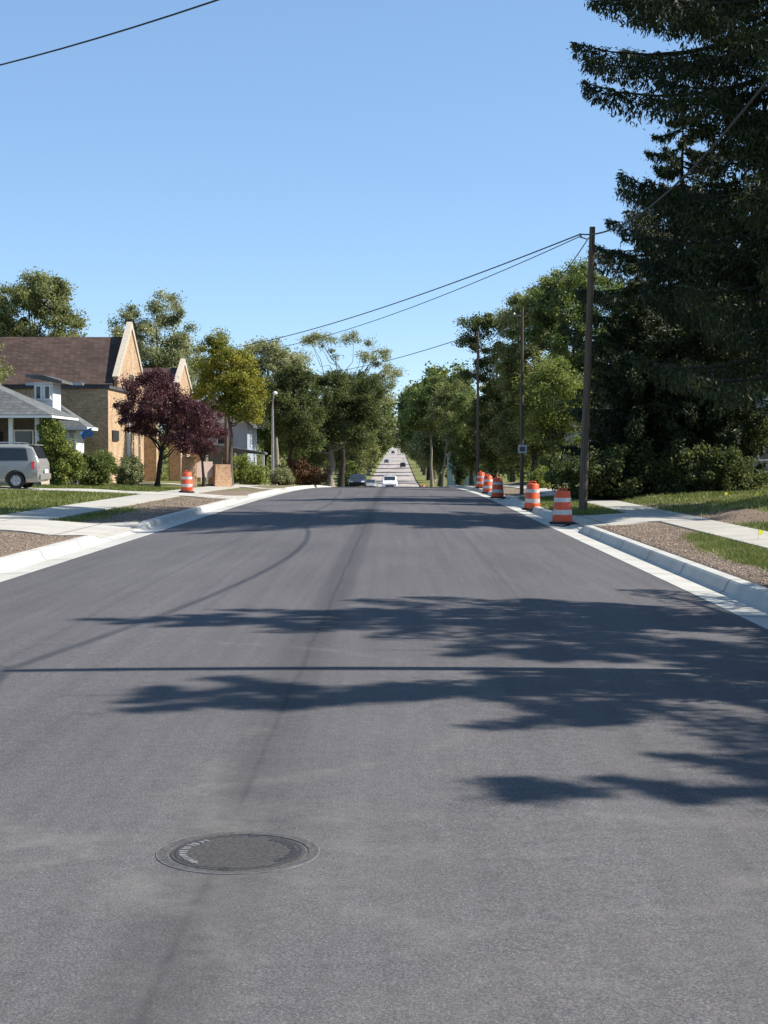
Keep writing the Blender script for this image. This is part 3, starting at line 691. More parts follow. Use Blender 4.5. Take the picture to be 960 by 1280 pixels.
bush('tall yellow green shrub climbing beside the porch behind the van', foot(72, 66), [(0, 0, 1.2, .65, .7, 1.3), (-.35, 0, 2.2, .5, .5, .9), (.3, 0, .8, .7, .6, .8)], 'lf_lime', 65, 110, 190, .09, .25)
bush('yellow green shrub between the sign pier and the small house', foot(305, 92), [(0, 0, .8, .9, .8, .95), (.9, 0, .55, .7, .7, .6)], 'lf_lime', 66, 80, 150, .11, .3)
bush('low leafy shrub with pale flowers by the left street light pole', foot(352, 100), [(0, 0, .5, .7, .6, .6)], 'lf_grey', 67, 45, 140, .10, .25)
bush('lit shrub at the foot of the house near the right edge', foot(900, 51), [(0, 0, .7, .8, .8, .8), (.8, 0, .5, .7, .7, .6), (-.9, 0, .5, .6, .6, .5)], 'lf_dark', 68, 110, 170, .09, .3)
tree('small dark broadleaf tree behind the sunlit lawn', foot(872, 57), [(0, 0, 4.0, 2.0, 1.8, 2.6), (.6, 0, 1.9, 1.8, 1.5, 1.4)], 'lf_dark', 'bark_dark', 74, 150, 190, .14, .5, .12)
bush('round green shrub behind the second orange barrel', foot(690, 84), [(0, 0, .7, 1.0, .9, .8)], 'lf_green', 69, 60, 150, .11, .3)
bush('small yellow green shrub on the verge behind the farther barrels', foot(676, 76), [(0, 0, .45, .55, .5, .5)], 'lf_lime', 70, 35, 140, .09, .22)
bush('dark shrub bed under the narrow spruce', foot(800, 52), [(0, 0, .8, 2.0, 1.0, .9), (-2.2, 0, .7, 1.2, 1, .8), (1.8, 0, .9, 1.2, 1, .9)], 'lf_dark', 71, 150, 150, .11, .35)

# --- far rows of street trees beyond the dip
tmpl = []
for s in range(4):
    r_ = random.Random(s + 5)
    lob = [(0, 0, 3.6, 1.9, 1.9, 2.0), (0, 0, 8.0, 4.4, 4.4, 3.4), (r_.uniform(-2, 2), r_.uniform(-2, 2), 11, 2.6, 2.6, 2.0), (r_.uniform(-2, 2), 0, 5.6, 3.4, 3.4, 2.2)]
    tmpl.append((lob, ['lf_green', 'lf_olive', 'lf_dark', 'lf_grey'][s], ['bark', 'bark_pale', 'bark_dark', 'bark'][s]))
protos = {}
def far_tree(k, x, y, sc, rz, label, group):
    if k not in protos:
        lob, lm, bk = tmpl[k]
        o = tree(label, (0, 0, 0), lob, lm, bk, 200 + k, 190, 110, .40, 1.0, .32, group=group, name='street_tree', limbs=16)
        protos[k] = o
    else:
        o = copy_tree(protos[k])
    o.location = (x, y, gz(x, y) - .1); o.scale = (sc, sc, sc); o.rotation_euler = (0, 0, rz)
    tag(o, label, 'tree', group); return o
rr = random.Random(77)
GL = 'street trees on the left beyond the dip'; GR = 'street trees on the right beyond the dip'
for i, y in enumerate([236, 258, 294, 320, 355, 395, 440, 490, 550, 620, 710, 820, 950, 1100]):
    far_tree(i % 4, -8.6 + rr.uniform(-.4, .4) + 1.0 * smooth(260, 300, y), y, rr.uniform(.98, 1.15) * (1.5 if 280 < y < 600 else 1), rr.uniform(0, 6), 'green street tree in the row left of the far road, beyond the dip', GL)
for i, y in enumerate([241, 270, 281, 326, 347, 399, 438, 488, 548, 620, 710, 820, 950, 1100]):
    far_tree((i + 2) % 4, 8.4 + rr.uniform(-.4, .4) - 1.0 * smooth(260, 300, y), y, rr.uniform(.98, 1.15) * (1.5 if 280 < y < 600 else 1), rr.uniform(0, 6), 'green street tree in the row right of the far road, beyond the dip', GR)
# --- far woods that close the view, one mass
def woods(name, xa, xb, ya, yb, h, n, seed, label):
    rng = np.random.default_rng(seed)
    c = np.stack([rng.uniform(xa, xb, n), rng.uniform(ya, yb, n), rng.random(n) ** .8 * h], 1)
    c[:, 2] *= .72 + .28 * np.sin(c[:, 0] * .13 + c[:, 1] * .05)
    c[:, 2] += T(c[:, 0], c[:, 1]); k = rng.integers(0, n, n * 46)
    C = c[k] + rand_dirs(rng, len(k)) * (rng.random(len(k)) ** .5)[:, None] * 2.1
    L = .75 * (.6 + .8 * rng.random(len(k)))
    o = leaves_mesh(name, C, L, L * .75, rand_dirs(rng, len(k)), M['lf_olive'] if seed % 2 else M['lf_green'], None, rng)
    tag(o, label, 'woods', None, 'stuff')
woods('woods', -150, -17, 190, 290, 8, 900, 301, 'far mass of green woods left of the street behind the houses')
woods('woods', 16, 120, 150, 260, 10, 900, 302, 'far mass of green woods right of the street behind the houses')
woods('woods', -60, -13, 420, 900, 10, 500, 303, 'distant wooded slope left of the far road')
woods('woods', 13, 60, 420, 900, 10, 500, 304, 'distant wooded slope right of the far road')
woods('woods', -50, 50, 1350, 1500, 13, 500, 305, 'treeline at the top of the far road')

# ------------------------------------------------------------------ grass and straw
def scatter_blades(name, xa, xb, ya, yb, n, h, w, mat, label, cat, want_dirt, seed, flat=False):
    rng = np.random.default_rng(seed); x = rng.uniform(xa, xb, n); y = rng.uniform(ya, yb, n)
    nz = np.sin(x * 3.1 + y * 1.7) * .35 + np.sin(x * 1.3 - y * 2.3) * .3 + np.sin(x * 11 + y * 7) * .25 + np.sin(x * 17 - y * 13) * .25
    d = dirt(x, y) + nz * .30 + rng.normal(size=n) * .14
    keep = (d > .5) if want_dirt else (d < .5)
    def inside(a, b, c, e): return (x > a) & (x < b) & (y > c) & (y < e)
    for (a, b, c, e) in ((-9.8, -8.25, -50, 200), (6.15, 7.45, -50, 200), (-40, -6, 31.1, 35.7), (-40, -6, 57.9, 61.9), (-30, -6, 79.9, 82.7), (4, 7.45, 35.7, 40.7), (4, 18, 58.4, 61.6), (-6.3, 4.55, -50, 500)):
        keep &= ~inside(a, b, c, e)
    x, y = x[keep], y[keep]; n = len(x); z = T(x, y)
    H = h * (.5 + rng.random(n)); az = rng.uniform(0, 6.28, n); wx, wy = np.cos(az) * w / 2, np.sin(az) * w / 2
    lx, ly = rng.normal(size=n) * .45 * H, rng.normal(size=n) * .45 * H
    if flat: lx, ly, Hz = -wy / (w / 2) * H, wx / (w / 2) * H, .012 + rng.random(n) * .025
    else: Hz = H
    V = np.stack([np.stack([x - wx, y - wy, z - .005 + (0.01 if flat else 0)], 1), np.stack([x + wx, y + wy, z - .005 + (0.01 if flat else 0)], 1), np.stack([x + lx, y + ly, z + Hz], 1)], 1).reshape(-1, 3)
    o = np_mesh(name, V, np.arange(3 * n).reshape(n, 3), M[mat]); tag(o, label, cat, None, 'stuff'); return o
scatter_blades('grass', 4.7, 6.2, 16, 33, 42000, .055, .010, 'grass', 'bright green grass patch between the soil strip and the right sidewalk', 'grass', False, 1)
scatter_blades('grass', 7.4, 17, 24, 57, 60000, .075, .026, 'grass', 'uneven lawn beside the right sidewalk', 'grass', False, 2)
scatter_blades('grass', 4.6, 6.2, 41, 58, 9000, .08, .024, 'grass', 'shaded grass strip past the driveway on the right verge', 'grass', False, 12)
scatter_blades('grass', -24, -9.8, 35, 72, 80000, .08, .030, 'grass', 'sunlit lawn between the left sidewalk and the houses', 'grass', False, 3)
scatter_blades('grass', -8.3, -6.2, 35, 57, 12000, .07, .022, 'grass', 'patchy grass on the left verge', 'grass', False, 13)
scatter_blades('straw', 4.5, 6.2, 15, 36, 15000, .05, .008, 'straw', 'straw and wood bits strewn over the right soil strip', 'straw', True, 4, True)
scatter_blades('straw', -8.3, -6.2, 18, 62, 15000, .055, .010, 'straw', 'straw and wood bits strewn over the left soil strip', 'straw', True, 5, True)

def clods(xa, xb, ya, yb, n, seed, label):
    rng = np.random.default_rng(seed); x = rng.uniform(xa, xb, n); y = rng.uniform(ya, yb, n)
    keep = dirt(x, y) > .55; x, y = x[keep], y[keep]; n = len(x); r = .006 + .020 * rng.random(n) ** 5
    base = np.array([[1, 0, 0], [0, 1, 0], [-1, 0, 0], [0, -1, 0], [0, 0, .8], [0, 0, -.8]])
    V = base[None] * r[:, None, None] * (.7 + .6 * rng.random((n, 6, 1))); a = rng.uniform(0, 6.28, n)
    Vx = V[..., 0] * np.cos(a)[:, None] - V[..., 1] * np.sin(a)[:, None]; Vy = V[..., 0] * np.sin(a)[:, None] + V[..., 1] * np.cos(a)[:, None]
    P = np.stack([Vx + x[:, None], Vy + y[:, None], V[..., 2] + (T(x, y) + r * .3)[:, None]], -1).reshape(-1, 3)
    f = np.array([[0, 1, 4], [1, 2, 4], [2, 3, 4], [3, 0, 4], [1, 0, 5], [2, 1, 5], [3, 2, 5], [0, 3, 5]])
    o = np_mesh('soil_clods', P, (f[None] + 6 * np.arange(n)[:, None, None]).reshape(-1, 3), M['soil'] , None); tag(o, label, 'clods', None, 'stuff')
M['soil'] = leafy('dry_soil_clods', [(0.09, 0.06, 0.042), (0.18, 0.13, 0.095), (0.28, 0.215, 0.165), (0.38, 0.32, 0.26)], 0.0, 3)
clods(4.5, 6.15, 15, 35, 9000, 91, 'loose soil clods and stones on the right verge')
clods(-8.25, -6.25, 19, 58, 9000, 92, 'loose soil clods and stones on the left verge')

# ------------------------------------------------------------------ buildings
def window(parent, plane, a, b, z0, z1, at, out, n_v=1, n_h=1, glass='glass', frame='white', fw=.07, name='window'):
    """plane 'y': lies in x-z at y=at, facing out (-1/+1); plane 'x': lies in y-z at x=at"""
    fr = MB(); e = .05 * out
    def bx(m, u0, u1, w0, w1, d0, d1):
        lo, hi = min(at + d0, at + d1), max(at + d0, at + d1)
        if plane == 'y': m.box((u0, lo, w0), (u1, hi, w1))
        else: m.box((lo, u0, w0), (hi, u1, w1))
    bx(fr, a, b, z1 - fw, z1, .002 * out, e); bx(fr, a - .04, b + .04, z0 - fw * .4, z0 + fw * .6, .002 * out, e * 1.6)
    bx(fr, a, a + fw, z0 + fw * .6, z1 - fw, .002 * out, e); bx(fr, b - fw, b, z0 + fw * .6, z1 - fw, .002 * out, e)
    for i in range(1, n_v + 0): bx(fr, a + (b - a) * i / n_v - .02, a + (b - a) * i / n_v + .02, z0 + fw * .6, z1 - fw, .004 * out, e * .8)
    for i in range(1, n_h + 0): bx(fr, a + fw, b - fw, z0 + (z1 - z0) * i / n_h - .025, z0 + (z1 - z0) * i / n_h + .025, .005 * out, e * .7)
    w = fr.build(name, M[frame], parent)
    gl = MB(); bx(gl, a + fw, b - fw, z0 + fw * .6, z1 - fw, .001 * out, .018 * out); gl.build('pane', M[glass], w)
    return w

# church ---------------------------------------------------------------
ch = thing('church', 'buff brick church with steep brown shingle roof and pointed stone-capped gables', 'church', (-16, 87, gz(-16, 87)))
gc = gz(-16, 87)
w = MB()
# lower flat block (local coords: x to street, y away)
w.box((-8, -8, -.4), (1.0, -.6, 5.0)).box((-7.4, -.6, -.4), (-.1, 8.3, 5.45))
w.prism([(-.6, 5.44), (8.3, 5.44), (8.3, 5.5), (4.0, 8.3), (-.6, 5.5)], 'x', -7.4, -7.2); w.build('wall', M['church_brick'], ch)
cap = MB(); cap.box((-8.1, -8.1, 5.0), (1.1, -.55, 5.16)); cap.build('cornice', M['dark_roof'], ch)
gb = MB()
gb.prism([(-.5, -.4), (8.5, -.4), (8.5, 6.2), (4.0, 9.15), (-.5, 6.2)], 'x', -.08, .12); gb.build('gable_wall', M['church_brick'], ch)
cp = MB()
cp.prism([(-.8, 6.0), (-.5, 5.9), (4.0, 9.1), (4.0, 9.5)], 'x', -.13, .2); cp.prism([(8.8, 6.0), (4.0, 9.5), (4.0, 9.1), (8.5, 5.9)], 'x', -.13, .2)
cp.build('coping', M['stone'], ch)
rf = MB(); rf.prism([(-.9, 5.55), (4.0, 8.6), (8.9, 5.55), (8.9, 5.35), (4.0, 8.4), (-.9, 5.35)], 'x', -7.7, -.14); rf.build('roof', M['church_roof'], ch)
# clerestory strip and duct boxes above the flat roof
dk = MB().box((-7.4, -.80, 5.17), (-.3, -.62, 5.52)); dk.build('clerestory', M['dark'], ch)
for x0 in (-6.9, -4.9, -2.2): MB().box((x0, -1.4, 5.165), (x0 + .5, -.83, 5.62)).build('roof_vent', M['metal'], ch)
MB().box((-7.8, -2.5, 5.165), (-7.2, -1.2, 5.52)).build('roof_vent', M['stone'], ch)
# street side details
window(ch, 'x', -.6 + 1.5, -.6 + 2.1, 1.2, 4.9, .12, 1, 1, 4, frame='stone'); window(ch, 'x', 3.4, 4.6, 1.4, 6.4, .12, 1, 3, 5, frame='stone'); window(ch, 'x', 6.3, 6.9, 1.2, 4.9, .12, 1, 1, 4, frame='stone')
MB().box((1.0, -7.0, 2.3), (1.07, -5.3, 2.85)).build('louvre', M['dark'], ch)
MB().box((1.0, -2.5, -.3), (1.14, -2.3, 5.0)).build('downspout', M['white'], ch)
for y0 in (8.6,):
    # long nave wall and second gable further along the street
    MB().box((-9, 8.35, -.5), (-.8, 20, 5.0)).build('nave_wall', M['church_brick'], ch)
    g2 = MB(); g2.prism([(20, -.8), (33, -.8), (33, 5.4), (27.0, 8.2), (26.2, 8.2), (20, 5.4)], 'x', -.08, .12); g2.build('gable_wall', M['church_brick'], ch)
    c2 = MB(); c2.prism([(19.6, 5.2), (20, 5.1), (26.6, 8.3), (26.6, 8.75)], 'x', -.13, .2); c2.prism([(33.4, 5.2), (26.6, 8.75), (26.6, 8.3), (33, 5.1)], 'x', -.13, .2); c2.build('coping', M['stone'], ch)
    r2 = MB(); r2.prism([(19.6, 4.9), (26.6, 8.05), (33.4, 4.9), (33.4, 4.7), (26.6, 7.85), (19.6, 4.7)], 'x', -12, -.14); r2.build('roof', M['church_roof'], ch)
    n2 = MB(); n2.prism([(8.35, 4.99), (20, 4.99), (20, 5.3), (14.2, 6.3), (8.35, 5.3)], 'x', -9.2, -.5); n2.build('roof', M['church_roof'], ch)
    for yy in (10, 13, 16): window(ch, 'x', yy, yy + .9, 1.2, 4.0, -.8, 1, 2, 3, frame='stone')
    window(ch, 'x', 25.4, 27.6, 1.2, 5.6, .12, 1, 3, 5, frame='stone')
    dr = MB().box((.125, 21.5, -.3), (.2, 22.7, 2.2)).build('door', M['dark'], ch)
    # entrance porch block, lit buttresses
    for yy in (8.4, 19.2, 30): MB().prism([(yy, -.8), (yy + .8, -.8), (yy + .8, 4.0), (yy, 4.4)], 'x', .125, .9).build('buttress', M['church_brick'], ch)

# house at the left edge with porch and dormer --------------------------
hx, hy = -15.25, 66.0
gh = gz(hx, hy)
ho = thing('bungalow', 'white bungalow with grey hipped roof, deep front porch and small dormer', 'house', (hx, hy, gh))
MB().box((-12, 2.4, -.3), (-.5, 4.6, 3.0)).build('wall', plain('porch_shade_siding', (.11, .09, .075), .8), ho)  # wall colour darkened to stand for the shade inside the porch
MB().box((-12, .2, -.3), (-.4, 2.39, .35)).build('porch_floor', M['stone'], ho)
rb = MB()
def hip(m, x0, x1, y0, y1, z0, z1, inset, t=.12):
    yc = (y0 + y1) / 2; r0, r1 = (x0 + inset, yc, z1), (x1 - inset, yc, z1)
    A, B, Cc, Dd = (x0, y0, z0), (x1, y0, z0), (x1, y1, z0), (x0, y1, z0)
    m.poly([A, B, r1, r0]).poly([B, Cc, r1]).poly([Cc, Dd, r0, r1]).poly([Dd, A, r0])
    m.box((x0 + .002, y0 + .002, z0 - t), (x1 - .002, y1 - .002, z0 - .002))
hip(rb, -13, 0.3, -.3, 5.1, 3.1, 5.5, 5.2); rb.build('roof', M['grey_roof'], ho)
MB().box((-13.05, -.36, 2.97), (.36, -.304, 3.07)).box((.304, -.30, 2.97), (.36, 5.1, 3.07)).build('fascia', M['white'], ho)
for xx in (-.45, -1.6, -3.6, -5.6): MB().box((xx - .09, .25, .35), (xx + .09, .43, 3.12)).build('porch_post', M['white'], ho)
MB().box((-11, .28, 1.15), (-.55, .34, 1.22)).box((-11, .28, .5), (-.55, .34, .56)).build('porch_rail', M['white'], ho)
for xx in (-2.0, -4.9): window(ho, 'y', xx, xx + .9, 1.1, 2.5, 2.4, -1, 1, 2)
MB().box((-3.4, 2.33, .36), (-2.5, 2.398, 2.4)).build('door', M['dark'], ho)
dm = MB(); dm.box((-1.62, 4.7, 3.0), (-.75, 6.4, 4.75)); dm.build('dormer', M['white_side'], ho)
dr_ = MB(); dr_.prism([(-1.95, 4.98), (-.25, 4.70), (-.25, 4.80), (-1.2, 5.08), (-1.95, 5.1)], 'y', 4.4, 6.8); dr_.build('dormer_roof', M['grey_roof'], ho)
for xx in (-1.56, -1.15): window(ho, 'y', xx, xx + .3, 3.95, 4.6, 4.7, -1, 1, 1, fw=.05)
# house behind it -------------------------------------------------------
hx2, hy2 = -15.3, 75.0
h2 = thing('house', 'white house wing with grey hipped roof between the bungalow and the church', 'house', (hx2, hy2, gz(hx2, hy2)))
MB().box((-9, .3, -.3), (-.6, 2.2, 2.65)).build('wall', M['white_side'], h2)
r2_ = MB(); hip(r2_, -9.5, 0, -.1, 2.5, 2.8, 4.25, 2.0); r2_.build('roof', M['grey_roof'], h2)
MB().box((-9.5, -.16, 2.66), (.05, -.104, 2.80)).box((.004, -.1, 2.66), (.06, 2.5, 2.80)).build('fascia', M['white'], h2)
for xx in (-1.7, -2.7, -3.9): window(h2, 'y', xx, xx + .7, 1.0, 2.2, .3, -1, 1, 2)
for xx in (-.65, -1.0): MB().box((xx, .02, -.2), (xx + .1, .12, 2.5)).build('porch_post', M['white'], h2)
fl = thing('flag', 'small blue flag on a short staff beside the white house wing', 'flag', (PX(112, 74), 74, PZ(552, 74)))
MB().tube([(-.45, 0, -.3), (-.1, 0, .35), (.18, 0, .75)], .015, 6).build('staff', M['metal'], fl)
fm = MB(); P_ = [[(-.35 + .55 * u - .12 * v_, .05 * math.sin(u * 5), .10 + .36 * v_ + .22 * u) for u in np.linspace(0, 1, 7)] for v_ in (0, 1)]
for i in range(6): fm.poly([P_[0][i], P_[0][i + 1], P_[1][i + 1], P_[1][i]])
fm.build('cloth', M['blue'], fl)
# small grey house beyond the maple ------------------------------------
hx3, hy3 = -10.6, 120.0
h3 = thing('house', 'blue grey house with white trim half hidden behind the turning maple', 'house', (hx3, hy3, gz(hx3, hy3)))
MB().box((-7, 0, -.5), (-1.2, 8, 4.8)).build('wall', M['grey_side'], h3)
r3 = MB(); r3.prism([(-7.5, 4.6), (-4.1, 7.0), (-.7, 4.6), (-.7, 4.4), (-4.1, 6.8), (-7.5, 4.4)], 'y', -.4, 8.4); r3.build('roof', M['dark_roof'], h3)
MB().prism([(-7, 4.8), (-1.2, 4.8), (-4.1, 6.75)], 'y', .001, .2).build('gable', M['white_side'], h3)
MB().prism([(-4.4, 2.6), (.4, 2.3), (.4, 2.45), (-4.4, 3.2)], 'y', -2.4, -.003).build('porch_roof', M['grey_roof'], h3)
for xx in (-4.2, -2.0, .15): MB().box((xx, -2.3, -.3), (xx + .18, -2.1, 2.5)).build('porch_post', M['white'], h3)
for xx in (-5.8, -3.6): window(h3, 'y', xx, xx + .9, 3.1, 4.3, 0, -1, 1, 2)
window(h3, 'y', -3.2, -2.2, .8, 2.0, 0, -1, 1, 2)
window(h3, 'x', 2, 3, 3.0, 4.2, -1.2, 1, 1, 2); window(h3, 'x', 5, 6, .9, 2.2, -1.2, 1, 1, 2)
# houses on the right ---------------------------------------------------
h4 = thing('house', 'shaded grey house under the spruces at the right edge', 'house', (13.6, 60, gz(13.6, 60)))
MB().box((0, 0, -.3), (11, 9, 5.2)).build('wall', M['grey_side'], h4)
r4 = MB(); r4.prism([(-.5, 5.0), (4.5, 7.6), (9.5, 5.0), (9.5, 4.8), (4.5, 7.4), (-.5, 4.8)], 'x', -.4, 11.4); r4.build('roof', M['dark_roof'], h4)
for xx in (.6, 3.0): window(h4, 'y', xx, xx + 1.0, 1.0, 2.5, 0, -1, 1, 2)
for xx in (.6, 3.0): window(h4, 'y', xx, xx + 1.0, 3.4, 4.7, 0, -1, 1, 2)
window(h4, 'x', 2, 3, 1.0, 2.4, 0, -1, 1, 2)
h5 = thing('house', 'grey house glimpsed low behind the nearest visible pole', 'house', (PX(722, 88), 88, gz(PX(722, 88), 88)))
MB().box((0, 0, -.3), (6, 7, 2.9)).build('wall', M['grey_side'], h5)
r5 = MB(); hip(r5, -.4, 6.4, -.4, 7.4, 3.05, 5.0, 3.0); r5.build('roof', M['dark_roof'], h5)
for xx in (.4, 2.4): window(h5, 'y', xx, xx + 1.0, .9, 2.3, 0, -1, 1, 2)
h6 = thing('house', 'small pale teal house beside the narrow cypress', 'house', (6.7, 196, gz(6.7, 196)))
MB().box((0, 0, -.3), (6, 7, 4.6)).build('wall', M['teal_side'], h6)
r6 = MB(); r6.prism([(-.3, 4.4), (3, 6.6), (6.3, 4.4), (6.3, 4.2), (3, 6.4), (-.3, 4.2)], 'y', -.4, 7.4); r6.build('roof', M['grey_roof'], h6)
MB().prism([(0, 4.6), (6, 4.6), (3, 6.35)], 'y', .001, .2).build('gable', M['teal_side'], h6)
for xx in (.6, 3.6): window(h6, 'y', xx, xx + 1.0, 1.2, 2.6, 0, -1, 1, 2)

# brick monument sign in front of the church -----------------------------
sx, sy = -9.95, 79.0
sg = thing('brick_sign', 'low brick monument sign with blank pale panel between tapered brick piers', 'sign', (sx, sy, gz(sx, sy)), .6)
def pier(x, w0, w1, h):
    m = MB(); n = len(m.v); v = []
    for wv, z in ((w0, -.2), (w1, h)): v += [(x - wv, -wv * .8, z), (x + wv, -wv * .8, z), (x + wv, wv * .8, z), (x - wv, wv * .8, z)]
    m.v = v; m.f = [(0, 3, 2, 1), (4, 5, 6, 7), (0, 1, 5, 4), (1, 2, 6, 5), (2, 3, 7, 6), (3, 0, 4, 7)]
    return m.build('pier', M['pink_brick'], sg)
pier(.85, .52, .44, 1.15); pier(-.95, .34, .30, 1.55)
MB().box((-.62, -.12, .48), (.36, .12, 1.3)).build('panel', plain('pale_sign_panel', (0.50, 0.37, 0.32), .7, var=.1), sg)
MB().box((-.62, -.2, -.1), (.36, .2, .12)).build('plinth', M['dark'], sg)

# ------------------------------------------------------------------ utility poles and wires
def pole(loc, H, label, lean=0.0, r=.15, group='wooden utility poles', extras=()):
    t = thing('utility_pole', label, 'pole', loc, 0, group)
    n = 8
    MB().tube([(lean * H * i / (n - 1), 0, -.3 + (H + .3) * i / (n - 1)) for i in range(n)], [r * (1.06 - .38 * i / (n - 1)) for i in range(n)], 14).build('shaft', M['pole'], t, smooth=True, sharp=60)
    tx = lean * H
    b = MB(); b.tube([(tx - .12, 0, H - .35), (tx - .34, 0, H - .28)], .02, 6); b.lathe([(0, 0), (.045, .01), (.05, .05), (.03, .08), (.045, .11), (0, .13)], 10, (tx - .34, 0, H - .3)); b.build('insulator', M['metal'], t)
    c = MB(); c.lathe([(r * .8, H - .75), (r * .86, H - .75), (r * .86, H - .68), (r * .8, H - .68)], 14, (lean * (H - .7), 0, 0)); c.build('band', M['rust'], t)
    return t
pH = 8.25
pn = (5.5, 12.15); p1 = (PX(728, 43), 43.0); p2 = (PX(652, 63.5), 63.5); p3 = (PX(597, 98), 98.0)
pole((pn[0], pn[1], gz(*pn)), 8.08, 'nearest utility pole, out of frame right, casting the long straight shadow', 0, .12)
P1 = pole((p1[0], p1[1], gz(*p1)), 8.0, 'tallest looking wooden pole beside the nearest right orange barrel', .030, .118)
P2 = pole((p2[0], p2[1], gz(*p2)), 7.75, 'straight wooden pole carrying a small square sign', 0, .08)
pole((p3[0], p3[1], gz(*p3)), 9.9, 'thin wooden pole standing before the dark cloud-lobed tree', 0, .10)
sgn = MB().box((-.17, -.16, 1.72), (.2, -.135, 2.06)); sgn.build('sign_plate', M['refl'], P2)
MB().box((-.10, -.168, 1.79), (.12, -.162, 1.98)).build('sign_symbol', M['iron'], P2)
p4 = (PX(283, 92), 92.0); pole((p4[0], p4[1], gz(*p4)), 8.3, 'wooden pole hidden behind the turning maple', 0, .13)
pole((-14.5, 35.5, gz(-14.5, 35.5)), 9.6, 'wooden pole out of frame left that takes the wire across the sky', 0, .14)
p5 = (PX(436, 235), 235.0); pole((-7.1, 158, gz(-7.1, 158)), 12.2, 'far wooden pole among the left street trees', 0, .16)
# street light pole on the left
sl = thing('light_pole', 'thin pale metal street light pole in front of the dark left trees', 'street light', foot(341, 102))
MB().tube([(0, 0, -.2), (0, 0, 2), (0, 0, 5.1)], [.11, .10, .07], 12).build('shaft', M['metal'], sl, smooth=True)
MB().tube([(0, 0, 5.0), (.02, -.05, 5.6), (.15, -.3, 6.1)], [.06, .045, .035], 8).build('arm', M['metal'], sl, smooth=True)
MB().lathe([(0, .0), (.10, .02), (.16, .12), (.12, .22), (0, .26)], 12, (.2, -.4, 6.0)).build('lamp_head', M['white'], sl, smooth=True)

def wire(a, b, sag, r, label, n=28):
    a, b = Vector(a), Vector(b); pts = []
    for i in range(n + 1):
        t = i / n; p = a.lerp(b, t); p.z -= sag * 4 * t * (1 - t); pts.append(p)
    o = MB().tube(pts, r, 6).build('overhead_wire', M['wire'], None, smooth=True); tag(o, label, 'wire', 'overhead wires'); return o
z1 = gz(*p1) + 8.0; x1 = p1[0] + .24; zn = gz(*pn) + 8.08; z2 = gz(*p2) + 7.75; z3 = gz(*p3) + 9.9; z4 = gz(*p4) + 8.3
wire((pn[0] - .34, pn[1], zn - .2), (x1 - .34, p1[1], z1 - .2), 1.25, .021, 'thick overhead cable between the two nearest right poles, passing in front of the spruces')
wire((x1 - .34, p1[1], z1 - .2), (p4[0] + .3, p4[1], z4 - .05), .38, .019, 'upper of the two wires crossing the road from the nearest visible pole')
wire((x1 - .34, p1[1], z1 - .26), (p4[0] + .3, p4[1], z4 - .45), .62, .013, 'lower of the two wires crossing the road from the nearest visible pole')
wire((x1 - .1, p1[1], z1 - .3), (p2[0], p2[1], z2 - .35), .25, .015, 'short wire running from the nearest visible pole to the pole with the square sign')
wire((p2[0], p2[1], z2 - .35), (p3[0], p3[1], z3 - .9), .3, .014, 'wire from the pole with the square sign back to the thin pole')
wire((p3[0] - .3, p3[1], z3 - .2), (-7.1, 158, gz(-7.1, 158) + 12), .3, .025, 'single wire crossing the sky above the far end of the road')
wire((pn[0] - .3, pn[1], zn - .25), (-14.5, 35.5, gz(-14.5, 35.5) + 9.5), .74, .014, 'wire crossing the top left corner of the sky')

pole((5.6, -18.5, gz(5.6, -18.5)), 8.1, 'utility pole behind the viewer at the end of the near cable', 0, .13)
wire((pn[0] - .34, pn[1], zn - .2), (5.26, -18.5, gz(5.6, -18.5) + 7.9), 1.0, .026, 'thick overhead cable running from the nearest pole back past the viewer')
# ------------------------------------------------------------------ barrels
def make_barrel(label, group):
    t = thing('traffic_barrel', label, 'barrel', (0, 0, 0), 0, group)
    prof = [(.0, .05), (.275, .05), (.28, .08), (.277, .225), (.262, .24), (.260, .40), (.249, .415), (.247, .56), (.236, .575), (.234, .72), (.222, .735), (.214, .85), (.19, .885), (0, .895)]
    MB().lathe(prof, 28).build('drum', M['orange'], t, smooth=True, sharp=40)
    for a, b, r0 in ((.255, .385, .2655), (.590, .705, .2395)): MB().lathe([(r0 - .01, a), (r0, a), (r0 - .001, b), (r0 - .01, b)], 28).build('reflective_band', M['refl'], t, smooth=True, sharp=40)
    MB().lathe([(0, 0), (.35, 0), (.37, .02), (.36, .05), (.285, .075), (.27, .05)], 24).build('rubber_base', M['black'], t, smooth=True, sharp=50)
    MB().tube([(-.10, 0, .89), (-.10, 0, .94), (-.06, 0, .96), (.06, 0, .96), (.10, 0, .94), (.10, 0, .89)], .018, 8).build('handle', M['orange'], t)
    return t
GB = 'orange and white striped traffic barrels'
b0 = make_barrel('x', GB)
bs = [(PX(703, 37.8), 37.8, 0.02, 'nearest right orange barrel, standing in shade left of the big pole', 0, 0),
      (PX(665, 47.5), 47.5, 0, 'bright sunlit orange barrel, second nearest on the right kerb', .0, .03),
      (PX(622, 61), 61, 0, 'third orange barrel along the right kerb, half lit', .5, 0),
      (PX(610, 71), 71, 0, 'orange barrel just left of the third one, on the right verge in shade', .2, 0),
      (PX(601, 80), 80, 0, 'farthest right verge orange barrel before the crest, in shade', .9, 0),
      (PX(233, 62.6), 62.6, 0, 'lone orange barrel on the left side near the purple tree', .4, .02),
      (PX(529, 228), 228, 0, 'tiny orange barrel beyond the crest beside the right trees', .4, 0)]
for i, (x, y, dz, lb, rz, tilt) in enumerate(bs):
    o = b0 if i == 0 else copy_tree(b0)
    z = gz(x, y) + .036 if (x > 4.46 or x < -6.2) else float(g(y)) + (.155 if x > 4.3 else .04)
    o.location = (x, y, z); o.scale = (.9, .9, .93); o.rotation_euler = (tilt, tilt, rz); o['label'] = lb
